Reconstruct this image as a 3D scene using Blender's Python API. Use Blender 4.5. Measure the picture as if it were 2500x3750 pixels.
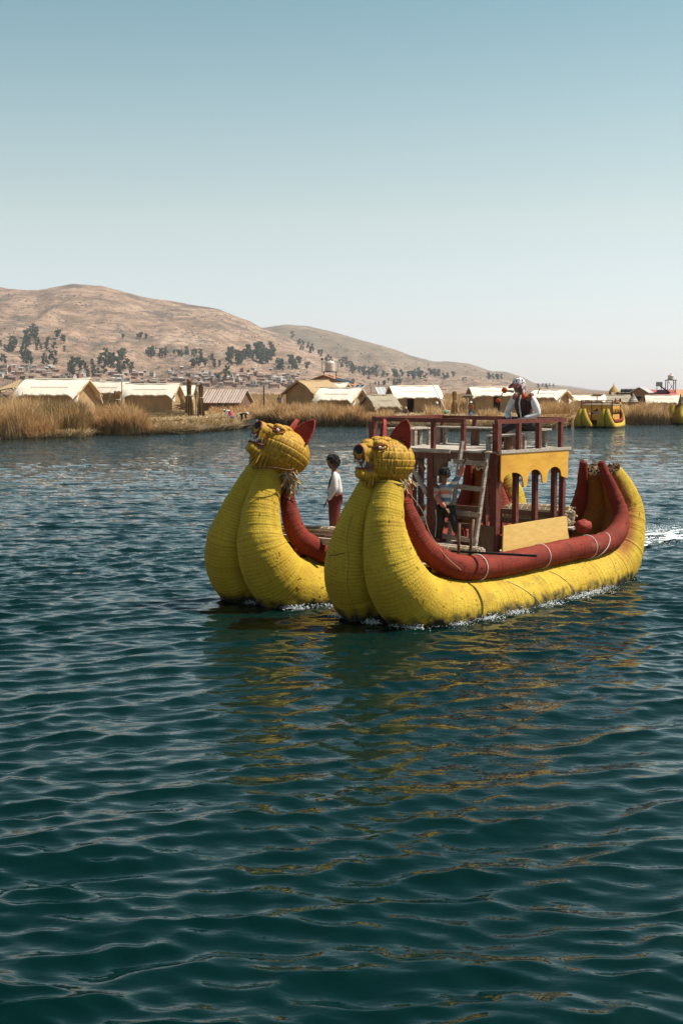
import bpy, bmesh, math, random
import numpy as np
from mathutils import Vector, Matrix, Euler
R = math.radians
random.seed(7); rng = np.random.default_rng(11)
scn = bpy.context.scene
for o in list(bpy.data.objects): bpy.data.objects.remove(o)
C = scn.collection

# ------------------------------------------------------------------ camera, sky, sun, exposure
FPX, EYE = 4500.0, 3.2
PITCH = math.atan(445 / FPX)
cd = bpy.data.cameras.new('camera'); cam = bpy.data.objects.new('camera', cd); C.objects.link(cam)
cam.location = (0, 0, EYE); cam.rotation_euler = (R(90) - PITCH, 0, 0)
cd.sensor_fit = 'VERTICAL'; cd.sensor_height = 36; cd.lens = 36 * FPX / 3750
cd.clip_start = .3; cd.clip_end = 30000
scn.camera = cam
SUN_EL, SUN_AZ = R(54), R(7)          # azimuth measured from +X towards +Y
sd = Vector((math.cos(SUN_EL) * math.cos(SUN_AZ), math.cos(SUN_EL) * math.sin(SUN_AZ), math.sin(SUN_EL)))
sl = bpy.data.lights.new('sun', 'SUN'); sl.energy = 5.0; sl.angle = R(.5); sl.color = (1, .95, .86)
so = bpy.data.objects.new('sun', sl); C.objects.link(so)
so.rotation_euler = sd.to_track_quat('Z', 'Y').to_euler()
w = bpy.data.worlds.new('World'); scn.world = w; w.use_nodes = True
wn = w.node_tree; bg = wn.nodes['Background']
sky = wn.nodes.new('ShaderNodeTexSky'); sky.sky_type = 'NISHITA'; sky.sun_disc = False
sky.sun_elevation = SUN_EL; sky.sun_rotation = math.atan2(sd.x, sd.y)
sky.altitude = 1500; sky.air_density = 1.0; sky.dust_density = 1.6; sky.ozone_density = 1.0
geo_ = wn.nodes.new('ShaderNodeNewGeometry'); sep_ = wn.nodes.new('ShaderNodeSeparateXYZ'); wn.links.new(geo_.outputs['Incoming'], sep_.inputs[0])
el_ = wn.nodes.new('ShaderNodeMath'); el_.operation = 'MULTIPLY'; el_.inputs[1].default_value = -1; wn.links.new(sep_.outputs['Z'], el_.inputs[0])
rmp = wn.nodes.new('ShaderNodeValToRGB'); els = rmp.color_ramp.elements
for p_, c_ in ((.0, (1.28, 1.15, 1.34)), (.055, (1.30, 1.11, 1.05)), (.135, (1.50, 1.24, .90)), (.205, (1.32, 1.24, .88)), (.285, (1.0, 1.15, .835)), (.62, (.46, .73, .60))):
    e_ = els.new(p_); e_.color = (*[k * .7 for k in c_], 1)
els.remove(els[0] if els[0].position == 0 and els[0].color[0] == 0 else els[1]); els[len(els) - 1].color = (*[k * .7 for k in (.42, .58, .50)], 1)
wn.links.new(el_.outputs[0], rmp.inputs[0])
tint = wn.nodes.new('ShaderNodeMix'); tint.data_type = 'RGBA'; tint.blend_type = 'MULTIPLY'; tint.inputs[0].default_value = 1
wn.links.new(sky.outputs[0], tint.inputs[6]); wn.links.new(rmp.outputs[0], tint.inputs[7])
wn.links.new(tint.outputs[2], bg.inputs[0]); bg.inputs[1].default_value = .127
vs = scn.view_settings
vs.view_transform = 'Standard'; vs.look = 'None'; vs.exposure = .64; vs.gamma = 1; vs.use_curve_mapping = False
scn.render.resolution_x, scn.render.resolution_y = 682, 1024

# ------------------------------------------------------------------ helpers
def ray(px, py):
    a = (px - 1250) / FPX; b = (1875 - py) / FPX
    c, s = math.cos(PITCH), math.sin(PITCH)
    return Vector((a, c + b * s, -s + b * c))
def at_y(px, py, y):
    r = ray(px, py); return Vector((0, 0, EYE)) + r * (y / r.y)
def at_z(px, py, z):
    r = ray(px, py); return Vector((0, 0, EYE)) + r * ((z - EYE) / r.z)

def tag(o, label=None, cat=None, group=None, kind=None):
    if label: o['label'] = label
    if cat: o['category'] = cat
    if group: o['group'] = group
    if kind: o['kind'] = kind
    return o
def empty(name, loc=(0, 0, 0), rz=0, label=None, cat=None, group=None):
    o = bpy.data.objects.new(name, None); C.objects.link(o)
    o.location = loc; o.rotation_euler = (0, 0, rz); o.empty_display_size = .2
    return tag(o, label, cat, group)
def link(name, me, parent=None, loc=None, rz=None):
    o = bpy.data.objects.new(name, me); C.objects.link(o)
    if parent: o.parent = parent
    if loc is not None: o.location = loc
    if rz is not None: o.rotation_euler = (0, 0, rz)
    return o
def copy_tree(o, parent=None):
    c = o.copy(); C.objects.link(c)
    if parent: c.parent = parent
    for ch in o.children: copy_tree(ch, c)
    return c

class MB:
    def __init__(s): s.v = []; s.f = []; s.m = []; s.uv = []; s.mi = 0
    def add(s, vs, fs, uvs=None):
        b = len(s.v); s.v += [tuple(v) for v in vs]
        for k, f in enumerate(fs):
            s.f.append([b + i for i in f]); s.m.append(s.mi)
            s.uv.append(uvs[k] if uvs else [(0, 0)] * len(f))
        return s
    def box(s, c, d, M=None):
        x, y, z = d[0] / 2, d[1] / 2, d[2] / 2
        P = [Vector((i * x, j * y, k * z)) for k in (-1, 1) for j in (-1, 1) for i in (-1, 1)]
        c = Vector(c); P = [(M @ q if M else q) + c for q in P]
        return s.add(P, [(0, 2, 3, 1), (4, 5, 7, 6), (0, 1, 5, 4), (2, 6, 7, 3), (0, 4, 6, 2), (1, 3, 7, 5)])
    def bar(s, a, b, w, h, up=(0, 0, 1)):
        a, b = Vector(a), Vector(b); d = (b - a); L = d.length; d.normalize()
        up = Vector(up)
        if abs(d.dot(up)) > .98: up = Vector((1, 0, 0))
        y = up.cross(d).normalized(); z = d.cross(y)
        M = Matrix((d, y, z)).transposed()
        return s.box((a + b) / 2, (L, w, h), M)
    def tube(s, path, rad, n=8, cap=True):
        path = [Vector(p) for p in path]; N = len(path)
        if not hasattr(rad, '__len__'): rad = [rad] * N
        x = None; P = []
        for i, p in enumerate(path):
            t = (path[min(i + 1, N - 1)] - path[max(i - 1, 0)]).normalized()
            if x is None:
                x = t.orthogonal().normalized()
            else:
                x = (x - t * x.dot(t)).normalized()
            y = t.cross(x)
            for k in range(n):
                a = 2 * math.pi * k / n
                P.append(p + (x * math.cos(a) + y * math.sin(a)) * rad[i])
        F = [(i * n + k, i * n + (k + 1) % n, (i + 1) * n + (k + 1) % n, (i + 1) * n + k) for i in range(N - 1) for k in range(n)]
        if cap: F += [tuple(range(n))[::-1], tuple((N - 1) * n + k for k in range(n))]
        return s.add(P, F)
    def ell(s, c, r, n=16, m=10, M=None, fn=None):
        c = Vector(c); P = []; F = []
        for j in range(m + 1):
            ph = math.pi * j / m
            for k in range(n):
                th = 2 * math.pi * k / n
                q = Vector((math.sin(ph) * math.cos(th), math.sin(ph) * math.sin(th), math.cos(ph)))
                g = fn(q) if fn else 1
                q = Vector((q.x * r[0] * g, q.y * r[1] * g, q.z * r[2] * g))
                P.append((M @ q if M else q) + c)
        for j in range(m):
            for k in range(n):
                F.append((j * n + k, (j + 1) * n + k, (j + 1) * n + (k + 1) % n, j * n + (k + 1) % n))
        return s.add(P, F)
    def lathe(s, prof, c=(0, 0, 0), n=16, M=None):
        c = Vector(c); P = []; F = []; N = len(prof)
        for (r, z) in prof:
            for k in range(n):
                a = 2 * math.pi * k / n; q = Vector((r * math.cos(a), r * math.sin(a), z))
                P.append((M @ q if M else q) + c)
        for j in range(N - 1):
            for k in range(n): F.append((j * n + k, j * n + (k + 1) % n, (j + 1) * n + (k + 1) % n, (j + 1) * n + k))
        return s.add(P, F)
    def prism(s, poly, o, ax, ay, th):
        o, ax, ay = Vector(o), Vector(ax), Vector(ay); nn = ax.cross(ay).normalized() * th; n = len(poly)
        P = [o + ax * p[0] + ay * p[1] for p in poly]; P += [q + nn for q in P]
        F = [tuple(range(n))[::-1], tuple(range(n, 2 * n))] + [(i, (i + 1) % n, n + (i + 1) % n, n + i) for i in range(n)]
        return s.add(P, F)
    def build(s, name, mat, parent=None, smooth=False, loc=None, rz=None):
        me = s.mesh(name, mat, smooth); return link(name, me, parent, loc, rz)
    def mesh(s, name, mat, smooth=False):
        me = bpy.data.meshes.new(name); me.from_pydata(s.v, [], s.f)
        for m in (mat if isinstance(mat, (list, tuple)) else [mat]): me.materials.append(m)
        me.polygons.foreach_set('material_index', s.m)
        me.polygons.foreach_set('use_smooth', [smooth] * len(s.f)); me.update(); return me

def np_mesh(name, V, Q, mat, smooth=True, uv=None, mi=None):
    me = bpy.data.meshes.new(name); k = Q.shape[1]
    me.vertices.add(len(V)); me.vertices.foreach_set('co', np.ascontiguousarray(V, np.float32).ravel())
    me.loops.add(Q.size); me.loops.foreach_set('vertex_index', np.ascontiguousarray(Q, np.int32).ravel())
    me.polygons.add(len(Q)); me.polygons.foreach_set('loop_start', np.arange(0, Q.size, k, dtype=np.int32))
    me.polygons.foreach_set('loop_total', np.full(len(Q), k, np.int32))
    me.polygons.foreach_set('use_smooth', np.full(len(Q), smooth))
    if uv is not None:
        l = me.uv_layers.new(name='uv'); l.data.foreach_set('uv', np.ascontiguousarray(uv[Q.ravel()], np.float32).ravel())
    for m in (mat if isinstance(mat, (list, tuple)) else [mat]): me.materials.append(m)
    if mi is not None: me.polygons.foreach_set('material_index', mi)
    me.update(calc_edges=True); return me
def grid_faces(nu, nv, wrap=False):
    i, j = np.meshgrid(np.arange(nu - 1), np.arange(nv if wrap else nv - 1), indexing='ij')
    j2 = (j + 1) % nv
    return np.stack([i * nv + j, (i + 1) * nv + j, (i + 1) * nv + j2, i * nv + j2], -1).reshape(-1, 4)
def spline(K, n=12):
    K = np.array(K, float); P = np.vstack([2 * K[0] - K[1], K, 2 * K[-1] - K[-2]]); o = []
    t = np.linspace(0, 1, n, endpoint=False)[:, None]
    for i in range(len(K) - 1):
        a, b, c, d = P[i:i + 4]
        o.append(.5 * (2 * b + (c - a) * t + (2 * a - 5 * b + 4 * c - d) * t * t + (3 * b - a - 3 * c + d) * t ** 3))
    o.append(K[-1:]); return np.vstack(o)
def vnoise(x, y, seed=0):                      # smooth value noise on arrays
    xi = np.floor(x).astype(np.int64); yi = np.floor(y).astype(np.int64); fx = x - xi; fy = y - yi
    fx = fx * fx * (3 - 2 * fx); fy = fy * fy * (3 - 2 * fy)
    def h(a, b):
        n = (a * 374761393 + b * 668265263 + seed * 982451653) & 0x7fffffff
        n = ((n ^ (n >> 13)) * 1274126177) & 0x7fffffff
        return ((n ^ (n >> 16)) & 0xffff) / 65535.0
    return (h(xi, yi) * (1 - fx) + h(xi + 1, yi) * fx) * (1 - fy) + (h(xi, yi + 1) * (1 - fx) + h(xi + 1, yi + 1) * fx) * fy
def fbm(x, y, o=4, seed=0):
    s = 0; a = .5
    for k in range(o): s = s + a * (vnoise(x, y, seed + k) - .5); x = x * 2.03; y = y * 2.03; a *= .5
    return s

# ------------------------------------------------------------------ materials
def nodes_of(name):
    m = bpy.data.materials.new(name); m.use_nodes = True
    nt = m.node_tree; return m, nt, nt.nodes['Principled BSDF']
def N(nt, t, **kw):
    n = nt.nodes.new(t)
    for k, v in kw.items():
        if k[0] == 'i' and k[1:].isdigit(): n.inputs[int(k[1:])].default_value = v
        else: setattr(n, k, v)
    return n
def c4(c): return (c[0], c[1], c[2], 1)
def mat(name, c1, c2=None, scale=4, stretch=(1, 1, 1), rough=.8, bump=0, bscale=None, coord='Object', c3=None, detail=6, lo=.35, hi=.65, spec=.3):
    m, nt, p = nodes_of(name); L = nt.links.new
    p.inputs['Roughness'].default_value = rough; p.inputs['Specular IOR Level'].default_value = spec
    if c2 is None: c2 = tuple(x * .75 for x in c1)
    tc = N(nt, 'ShaderNodeTexCoord'); mp = N(nt, 'ShaderNodeMapping'); mp.inputs['Scale'].default_value = stretch
    L(tc.outputs[coord], mp.inputs[0])
    nz = N(nt, 'ShaderNodeTexNoise'); nz.inputs['Scale'].default_value = scale; nz.inputs['Detail'].default_value = detail
    L(mp.outputs[0], nz.inputs['Vector'])
    cr = N(nt, 'ShaderNodeValToRGB'); e = cr.color_ramp.elements
    e[0].position = lo; e[0].color = c4(c2); e[1].position = hi; e[1].color = c4(c1)
    L(nz.outputs[0], cr.inputs[0]); out = cr.outputs[0]
    if c3:
        n2 = N(nt, 'ShaderNodeTexNoise'); n2.inputs['Scale'].default_value = scale * .22; n2.inputs['Detail'].default_value = 3
        L(tc.outputs[coord], n2.inputs['Vector'])
        r2 = N(nt, 'ShaderNodeMapRange'); r2.inputs[1].default_value = .48; r2.inputs[2].default_value = .68
        L(n2.outputs[0], r2.inputs[0])
        mx = N(nt, 'ShaderNodeMix', data_type='RGBA'); L(r2.outputs[0], mx.inputs[0]); L(out, mx.inputs[6]); mx.inputs[7].default_value = c4(c3)
        out = mx.outputs[2]
    L(out, p.inputs['Base Color'])
    if bump:
        b = N(nt, 'ShaderNodeBump'); b.inputs['Strength'].default_value = bump; b.inputs['Distance'].default_value = .02
        src = nz
        if bscale:
            src = N(nt, 'ShaderNodeTexNoise'); src.inputs['Scale'].default_value = bscale; L(mp.outputs[0], src.inputs['Vector'])
        L(src.outputs[0], b.inputs['Height']); L(b.outputs[0], p.inputs['Normal'])
    return m

def bundle_mat(name, c1, c2, cline, dirt, inner=None):
    """reed bundle skin: UV x = metres along, y = metres around"""
    m, nt, p = nodes_of(name); L = nt.links.new
    p.inputs['Roughness'].default_value = .72; p.inputs['Specular IOR Level'].default_value = .22
    tc = N(nt, 'ShaderNodeTexCoord')
    def noise(sx, sy, sc, det=4):
        mp = N(nt, 'ShaderNodeMapping'); mp.inputs['Scale'].default_value = (sx, sy, 1); L(tc.outputs['UV'], mp.inputs[0])
        n = N(nt, 'ShaderNodeTexNoise'); n.inputs['Scale'].default_value = sc; n.inputs['Detail'].default_value = det
        L(mp.outputs[0], n.inputs['Vector']); return n.outputs[0]
    def rng_(x, a, b, c=0, d=1):
        r = N(nt, 'ShaderNodeMapRange'); r.inputs[1].default_value = a; r.inputs[2].default_value = b; r.inputs[3].default_value = c; r.inputs[4].default_value = d
        L(x, r.inputs[0]); return r.outputs[0]
    def mix(f, a, b):
        x = N(nt, 'ShaderNodeMix', data_type='RGBA'); L(f, x.inputs[0])
        (L(a, x.inputs[6]) if hasattr(a, 'node') else setattr(x.inputs[6], 'default_value', c4(a)))
        (L(b, x.inputs[7]) if hasattr(b, 'node') else setattr(x.inputs[7], 'default_value', c4(b)))
        return x.outputs[2]
    def mul(a, b):
        x = N(nt, 'ShaderNodeMath', operation='MULTIPLY'); L(a, x.inputs[0])
        (L(b, x.inputs[1]) if hasattr(b, 'node') else setattr(x.inputs[1], 'default_value', b)); return x.outputs[0]
    base = mix(rng_(noise(2, 2, 1.2), .35, .65), c1, c2)
    if inner:                                       # rust-brown colour on the inner faces towards the stern
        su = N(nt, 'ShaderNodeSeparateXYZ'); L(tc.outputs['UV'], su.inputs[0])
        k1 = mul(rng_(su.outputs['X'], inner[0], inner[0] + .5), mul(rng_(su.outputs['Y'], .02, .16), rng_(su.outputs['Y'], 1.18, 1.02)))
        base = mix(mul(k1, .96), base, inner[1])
    reeds = noise(6, 90, 1.0, 3)                     # long strands
    base = mix(rng_(reeds, .52, .72, 0, .45), base, cline)
    short = noise(38, 26, 1.0, 2)                    # the broken-up reed ends between two cords
    base = mix(rng_(short, .58, .74, 0, .75), base, cline)
    wv = N(nt, 'ShaderNodeTexWave', wave_type='BANDS', bands_direction='X', wave_profile='SIN')
    wv.inputs['Scale'].default_value = 7.48; wv.inputs['Distortion'].default_value = .6; wv.inputs['Detail'].default_value = 1
    mp = N(nt, 'ShaderNodeMapping'); L(tc.outputs['UV'], mp.inputs[0]); L(mp.outputs[0], wv.inputs['Vector'])
    cord = rng_(wv.outputs['Fac'], .3, .0)
    base = mix(mul(mul(cord, rng_(noise(3, 3, 1.0), .3, .6)), .55), base, cline)
    stain = mul(rng_(noise(1.6, 2.4, 1.0, 8), .57, .76), .65)
    base = mix(stain, base, dirt)
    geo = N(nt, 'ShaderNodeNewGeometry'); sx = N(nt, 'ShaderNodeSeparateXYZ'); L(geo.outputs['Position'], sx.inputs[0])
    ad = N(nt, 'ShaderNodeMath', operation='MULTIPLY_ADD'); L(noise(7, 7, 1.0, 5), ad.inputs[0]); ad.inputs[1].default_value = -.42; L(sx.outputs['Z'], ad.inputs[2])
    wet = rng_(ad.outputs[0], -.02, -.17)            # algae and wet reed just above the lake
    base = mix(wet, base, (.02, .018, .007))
    L(base, p.inputs['Base Color'])
    b = N(nt, 'ShaderNodeBump'); b.inputs['Strength'].default_value = .7; b.inputs['Distance'].default_value = .012
    s = N(nt, 'ShaderNodeMath', operation='ADD'); L(short, s.inputs[0]); L(reeds, s.inputs[1]); L(s.outputs[0], b.inputs['Height']); L(b.outputs[0], p.inputs['Normal'])
    return m

M = {}
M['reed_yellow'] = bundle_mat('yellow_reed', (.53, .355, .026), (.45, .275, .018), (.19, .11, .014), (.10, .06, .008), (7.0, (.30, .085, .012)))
M['reed_red'] = bundle_mat('red_reed', (.25, .027, .010), (.17, .018, .007), (.06, .006, .004), (.26, .07, .04))
M['head_reed'] = mat('head_reed', (.55, .31, .020), (.26, .12, .010), 5, (9, 9, .9), .6, .8)
M['ear_red'] = mat('ear_red', (.30, .032, .014), (.17, .015, .008), 8, (1, 1, 9), .7, .6)
M['lip_red'] = mat('lip_red', (.26, .05, .03), (.16, .03, .02), 20, bump=.3)
M['mouth'] = mat('mouth_board', (.22, .13, .12), (.15, .08, .07), 9)
M['white'] = mat('white_paint', (.8, .78, .74), (.65, .62, .58), 12)
M['black'] = mat('black_paint', (.012, .011, .01), (.02, .018, .016), 9)
M['straw'] = mat('straw', (.62, .47, .27), (.38, .26, .13), 5, (14, 14, 14), .8, .6)
M['rawwood'] = mat('raw_wood', (.40, .33, .26), (.20, .155, .12), 3, (2, 14, 14), .8, .4)
M['greyplank'] = mat('grey_plank', (.50, .43, .35), (.27, .22, .18), 3, (10, 3, 10), .8, .4)
M['log'] = mat('log_wood', (.22, .11, .06), (.09, .045, .03), 3, (16, 16, 2), .8, .5)
M['redwood'] = mat('red_painted_wood', (.19, .045, .024), (.10, .022, .014), 5, (4, 4, 4), .55, .25, c3=(.085, .02, .014))
M['yboard'] = mat('yellow_board', (.70, .37, .045), (.61, .295, .032), 6, (1, 1, 3), .65, .12, c3=(.50, .22, .03))
M['ypanel'] = mat('pale_yellow_board', (.72, .47, .15), (.64, .40, .11), 6, (1, 1, 4), .7, .12, c3=(.55, .33, .10))
M['brownboard'] = mat('brown_board', (.20, .11, .06), (.13, .07, .04), 4, (1, 6, 1), .75, .2)
M['rope'] = mat('rope', (.55, .42, .26), (.36, .27, .16), 30)
M['skin'] = mat('skin', (.20, .095, .055), (.16, .075, .045), 12, rough=.55)
M['hair'] = mat('black_hair', (.012, .010, .009), (.022, .018, .015), 30, rough=.45)
M['hutwall'] = mat('hut_wall_reed', (.42, .275, .135), (.26, .155, .07), 2.5, (9, 9, .5), .85, .5, c3=(.25, .17, .09))
M['hutroof'] = mat('hut_roof_mat', (.78, .69, .57), (.64, .54, .42), 2.5, (9, 1.0, 1.0), .85, .4)
M['hutroof_old'] = mat('old_grey_roof_mat', (.36, .30, .22), (.24, .19, .13), 2.5, (9, .8, .8), .9, .4)
M['thatch'] = mat('thatch_edge', (.46, .32, .17), (.26, .17, .085), 3, (2, 9, 9), .9, .6)
M['thatch_dark'] = mat('dark_cut_reed', (.24, .15, .07), (.10, .06, .03), 14, bump=.6)
M['dark'] = mat('dark_inside', (.012, .009, .007), (.018, .014, .01), 5)
M['reedstalk'] = mat('standing_reed', (.66, .42, .20), (.46, .26, .105), 1.4, (1, 1, 1), .8, c3=(.66, .46, .25))
M['reedgreen'] = mat('greenish_reed', (.30, .20, .075), (.15, .11, .04), .6, (1, 1, 1), .8)
M['reedpale'] = mat('pale_far_reed', (.50, .36, .20), (.40, .27, .14), .05, (1, 1, 1), .9)
M['mound'] = mat('cut_reed_mound', (.40, .26, .12), (.16, .09, .04), 2.2, (1, 1, 3), .95, .9, c3=(.24, .15, .07))
M['ground'] = mat('reed_flat', (.52, .39, .23), (.42, .29, .16), .12, (1, .3, 1), .95, c3=(.56, .44, .28))
M['leaf'] = mat('eucalyptus_leaf', (.090, .108, .050), (.050, .064, .032), .3, rough=.7)
M['bark'] = mat('bark', (.16, .12, .09), (.1, .07, .05), 3)
M['adobe'] = mat('adobe', (.32, .215, .15), (.23, .15, .10), .4)
M['palewall'] = mat('pale_wall', (.52, .46, .4), (.42, .36, .3), .4)
M['brickwall'] = mat('brick_wall', (.30, .15, .09), (.24, .115, .07), 1.5)
M['brownroof'] = mat('brown_roof', (.25, .16, .12), (.18, .12, .09), .6)
M['tinroof'] = mat('tin_roof', (.46, .43, .40), (.34, .30, .27), .6, rough=.5)
M['rustroof'] = mat('rusty_roof', (.40, .19, .10), (.30, .13, .07), .8)
M['redroof'] = mat('red_metal_roof', (.44, .10, .09), (.36, .075, .07), 1.2, rough=.5)
M['orangeroof'] = mat('orange_roof', (.50, .25, .12), (.42, .19, .09), 1.2)
M['tank'] = mat('tank_plastic', (.58, .49, .41), (.50, .41, .34), 2, rough=.5)
M['metal'] = mat('dark_metal', (.06, .055, .05), (.035, .03, .03), 5, rough=.5)
M['solar'] = mat('solar_cell', (.05, .06, .075), (.035, .045, .06), 3, rough=.2, spec=.6)
M['solarframe'] = mat('solar_frame', (.6, .6, .58), None, 5, rough=.4)
M['goldthatch'] = mat('gold_thatch', (.50, .32, .08), (.32, .19, .045), 3, (6, 6, 1), .85, .5)
for k_ in ('reedstalk', 'reedgreen', 'reedpale', 'leaf'):
    nt_ = M[k_].node_tree; p_ = nt_.nodes['Principled BSDF']; tr_ = nt_.nodes.new('ShaderNodeBsdfTranslucent'); mx_ = nt_.nodes.new('ShaderNodeMixShader'); mx_.inputs[0].default_value = .35
    nt_.links.new(p_.inputs['Base Color'].links[0].from_socket, tr_.inputs[0]); nt_.links.new(p_.outputs[0], mx_.inputs[1]); nt_.links.new(tr_.outputs[0], mx_.inputs[2]); nt_.links.new(mx_.outputs[0], nt_.nodes['Material Output'].inputs['Surface'])
for k_, src_ in (('reedstalk', 'isl'), ('reedgreen', 'isl'), ('straw', 'isl'), ('leaf', 'obj'), ('hutroof', 'obj'), ('adobe', 'obj'), ('palewall', 'obj')):
    nt_ = M[k_].node_tree; p_ = nt_.nodes['Principled BSDF']; cs_ = p_.inputs['Base Color'].links[0].from_socket
    if src_ == 'isl': rs_ = nt_.nodes.new('ShaderNodeNewGeometry').outputs['Random Per Island']; lo_, hi_ = .45, 1.35
    else: rs_ = nt_.nodes.new('ShaderNodeObjectInfo').outputs['Random']; lo_, hi_ = ((.65, 1.4) if k_ == 'leaf' else (.8, 1.12))
    mr_ = nt_.nodes.new('ShaderNodeMapRange'); mr_.inputs[3].default_value = lo_; mr_.inputs[4].default_value = hi_; nt_.links.new(rs_, mr_.inputs[0])
    vm_ = nt_.nodes.new('ShaderNodeVectorMath'); vm_.operation = 'SCALE'; nt_.links.new(cs_, vm_.inputs[0]); nt_.links.new(mr_.outputs[0], vm_.inputs['Scale']); nt_.links.new(vm_.outputs[0], p_.inputs['Base Color'])
    for n_ in nt_.nodes:
        if n_.type == 'BSDF_TRANSLUCENT': nt_.links.new(vm_.outputs[0], n_.inputs[0])
def plain(name, c, **k): M[name] = mat(name, c, tuple(x * .72 for x in c), k.pop('scale', 9), **k)
plain('cloth_white', (.78, .74, .68)); plain('cloth_black', (.018, .017, .016)); plain('cloth_maroon', (.16, .030, .022))
plain('cloth_pink', (.55, .10, .13)); plain('cloth_orange', (.55, .12, .03)); plain('cloth_blue', (.05, .13, .30)); plain('cloth_green', (.03, .22, .12))
plain('cloth_salmon', (.50, .17, .12)); plain('cloth_dark', (.03, .028, .028)); plain('grey_metal', (.42, .43, .42), rough=.4); plain('pom', (.62, .08, .015))
plain('cloth_grey', (.3, .3, .3)); plain('greyboard', (.28, .27, .25))

def striped(name, cols, scale, axis=2, coord='Object'):
    m, nt, p = nodes_of(name); L = nt.links.new; p.inputs['Roughness'].default_value = .85
    tc = N(nt, 'ShaderNodeTexCoord'); sp = N(nt, 'ShaderNodeSeparateXYZ'); L(tc.outputs[coord], sp.inputs[0])
    nz = N(nt, 'ShaderNodeTexNoise'); nz.inputs['Scale'].default_value = 6; L(tc.outputs[coord], nz.inputs['Vector'])
    a = N(nt, 'ShaderNodeMath', operation='MULTIPLY_ADD'); L(nz.outputs[0], a.inputs[0]); a.inputs[1].default_value = .25 / scale; L(sp.outputs[axis], a.inputs[2])
    b = N(nt, 'ShaderNodeMath', operation='MULTIPLY'); L(a.outputs[0], b.inputs[0]); b.inputs[1].default_value = scale
    f = N(nt, 'ShaderNodeMath', operation='FRACT'); L(b.outputs[0], f.inputs[0])
    cr = N(nt, 'ShaderNodeValToRGB'); cr.color_ramp.interpolation = 'CONSTANT'; e = cr.color_ramp.elements
    while len(e) < len(cols): e.new(.5)
    for i, c in enumerate(cols): e[i].position = i / len(cols); e[i].color = c4(c)
    L(f.outputs[0], cr.inputs[0]); L(cr.outputs[0], p.inputs['Base Color']); M[name] = m
striped('sweater', [(.62, .58, .52), (.10, .17, .26), (.55, .50, .45), (.50, .16, .12), (.42, .36, .28), (.12, .20, .28)], 3.2)
striped('vest', [(.035, .014, .014), (.05, .02, .018), (.028, .012, .012), (.10, .03, .025)], 13, 1)
striped('vest_shoulder', [(.35, .07, .03), (.06, .03, .03)], 22, 0)
M['knit'] = mat('knit', (.74, .70, .66), (.10, .10, .16), 34, lo=.47, hi=.53, detail=1, c3=(.42, .07, .05))  # dark share of the pattern raised to put the head's shadow into the colour
striped('corrugated_rust', [(.44, .40, .36), (.30, .13, .07), (.48, .44, .40), (.36, .20, .12), (.5, .46, .42), (.27, .11, .06)], 1.1, 0)
striped('grey_stripe_thatch', [(.40, .36, .30), (.16, .14, .12)], 1.6, 2)

# ------------------------------------------------------------------ water
def water_mat():
    m, nt, p = nodes_of('lake_water'); L = nt.links.new
    p.inputs['Base Color'].default_value = (.0004, .0110, .0096, 1); p.inputs['Roughness'].default_value = .02
    p.inputs['IOR'].default_value = 1.333; p.inputs['Specular Tint'].default_value = (.7, .95, 1, 1); p.inputs['Specular IOR Level'].default_value = .5
    tc = N(nt, 'ShaderNodeTexCoord'); mp = N(nt, 'ShaderNodeMapping'); mp.inputs['Scale'].default_value = (.8, 1.5, 1); mp.inputs['Rotation'].default_value = (0, 0, .2)
    L(tc.outputs['Object'], mp.inputs[0])
    n1 = N(nt, 'ShaderNodeTexNoise'); n1.inputs['Scale'].default_value = 5.5; n1.inputs['Detail'].default_value = 3; n1.inputs['Roughness'].default_value = .5
    L(mp.outputs[0], n1.inputs['Vector'])
    b = N(nt, 'ShaderNodeBump'); b.inputs['Strength'].default_value = .34; b.inputs['Distance'].default_value = .028
    L(n1.outputs[0], b.inputs['Height'])
    sp = N(nt, 'ShaderNodeSeparateXYZ'); L(tc.outputs['Object'], sp.inputs[0])
    far = N(nt, 'ShaderNodeMapRange'); far.inputs[1].default_value = 16; far.inputs[2].default_value = 55; far.inputs[3].default_value = .12; far.inputs[4].default_value = 1; L(sp.outputs['Y'], far.inputs[0])
    mp2 = N(nt, 'ShaderNodeMapping'); mp2.inputs['Scale'].default_value = (.55, 1.5, 1); mp2.inputs['Rotation'].default_value = (0, 0, .12); L(tc.outputs['Object'], mp2.inputs[0])
    n2 = N(nt, 'ShaderNodeTexNoise'); n2.inputs['Scale'].default_value = 1.25; n2.inputs['Detail'].default_value = 3; n2.inputs['Roughness'].default_value = .55; L(mp2.outputs[0], n2.inputs['Vector'])
    b2 = N(nt, 'ShaderNodeBump'); b2.inputs['Distance'].default_value = .34; L(far.outputs[0], b2.inputs['Strength'])
    L(n2.outputs[0], b2.inputs['Height']); L(b.outputs[0], b2.inputs['Normal']); L(b2.outputs[0], p.inputs['Normal'])
    return m
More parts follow.
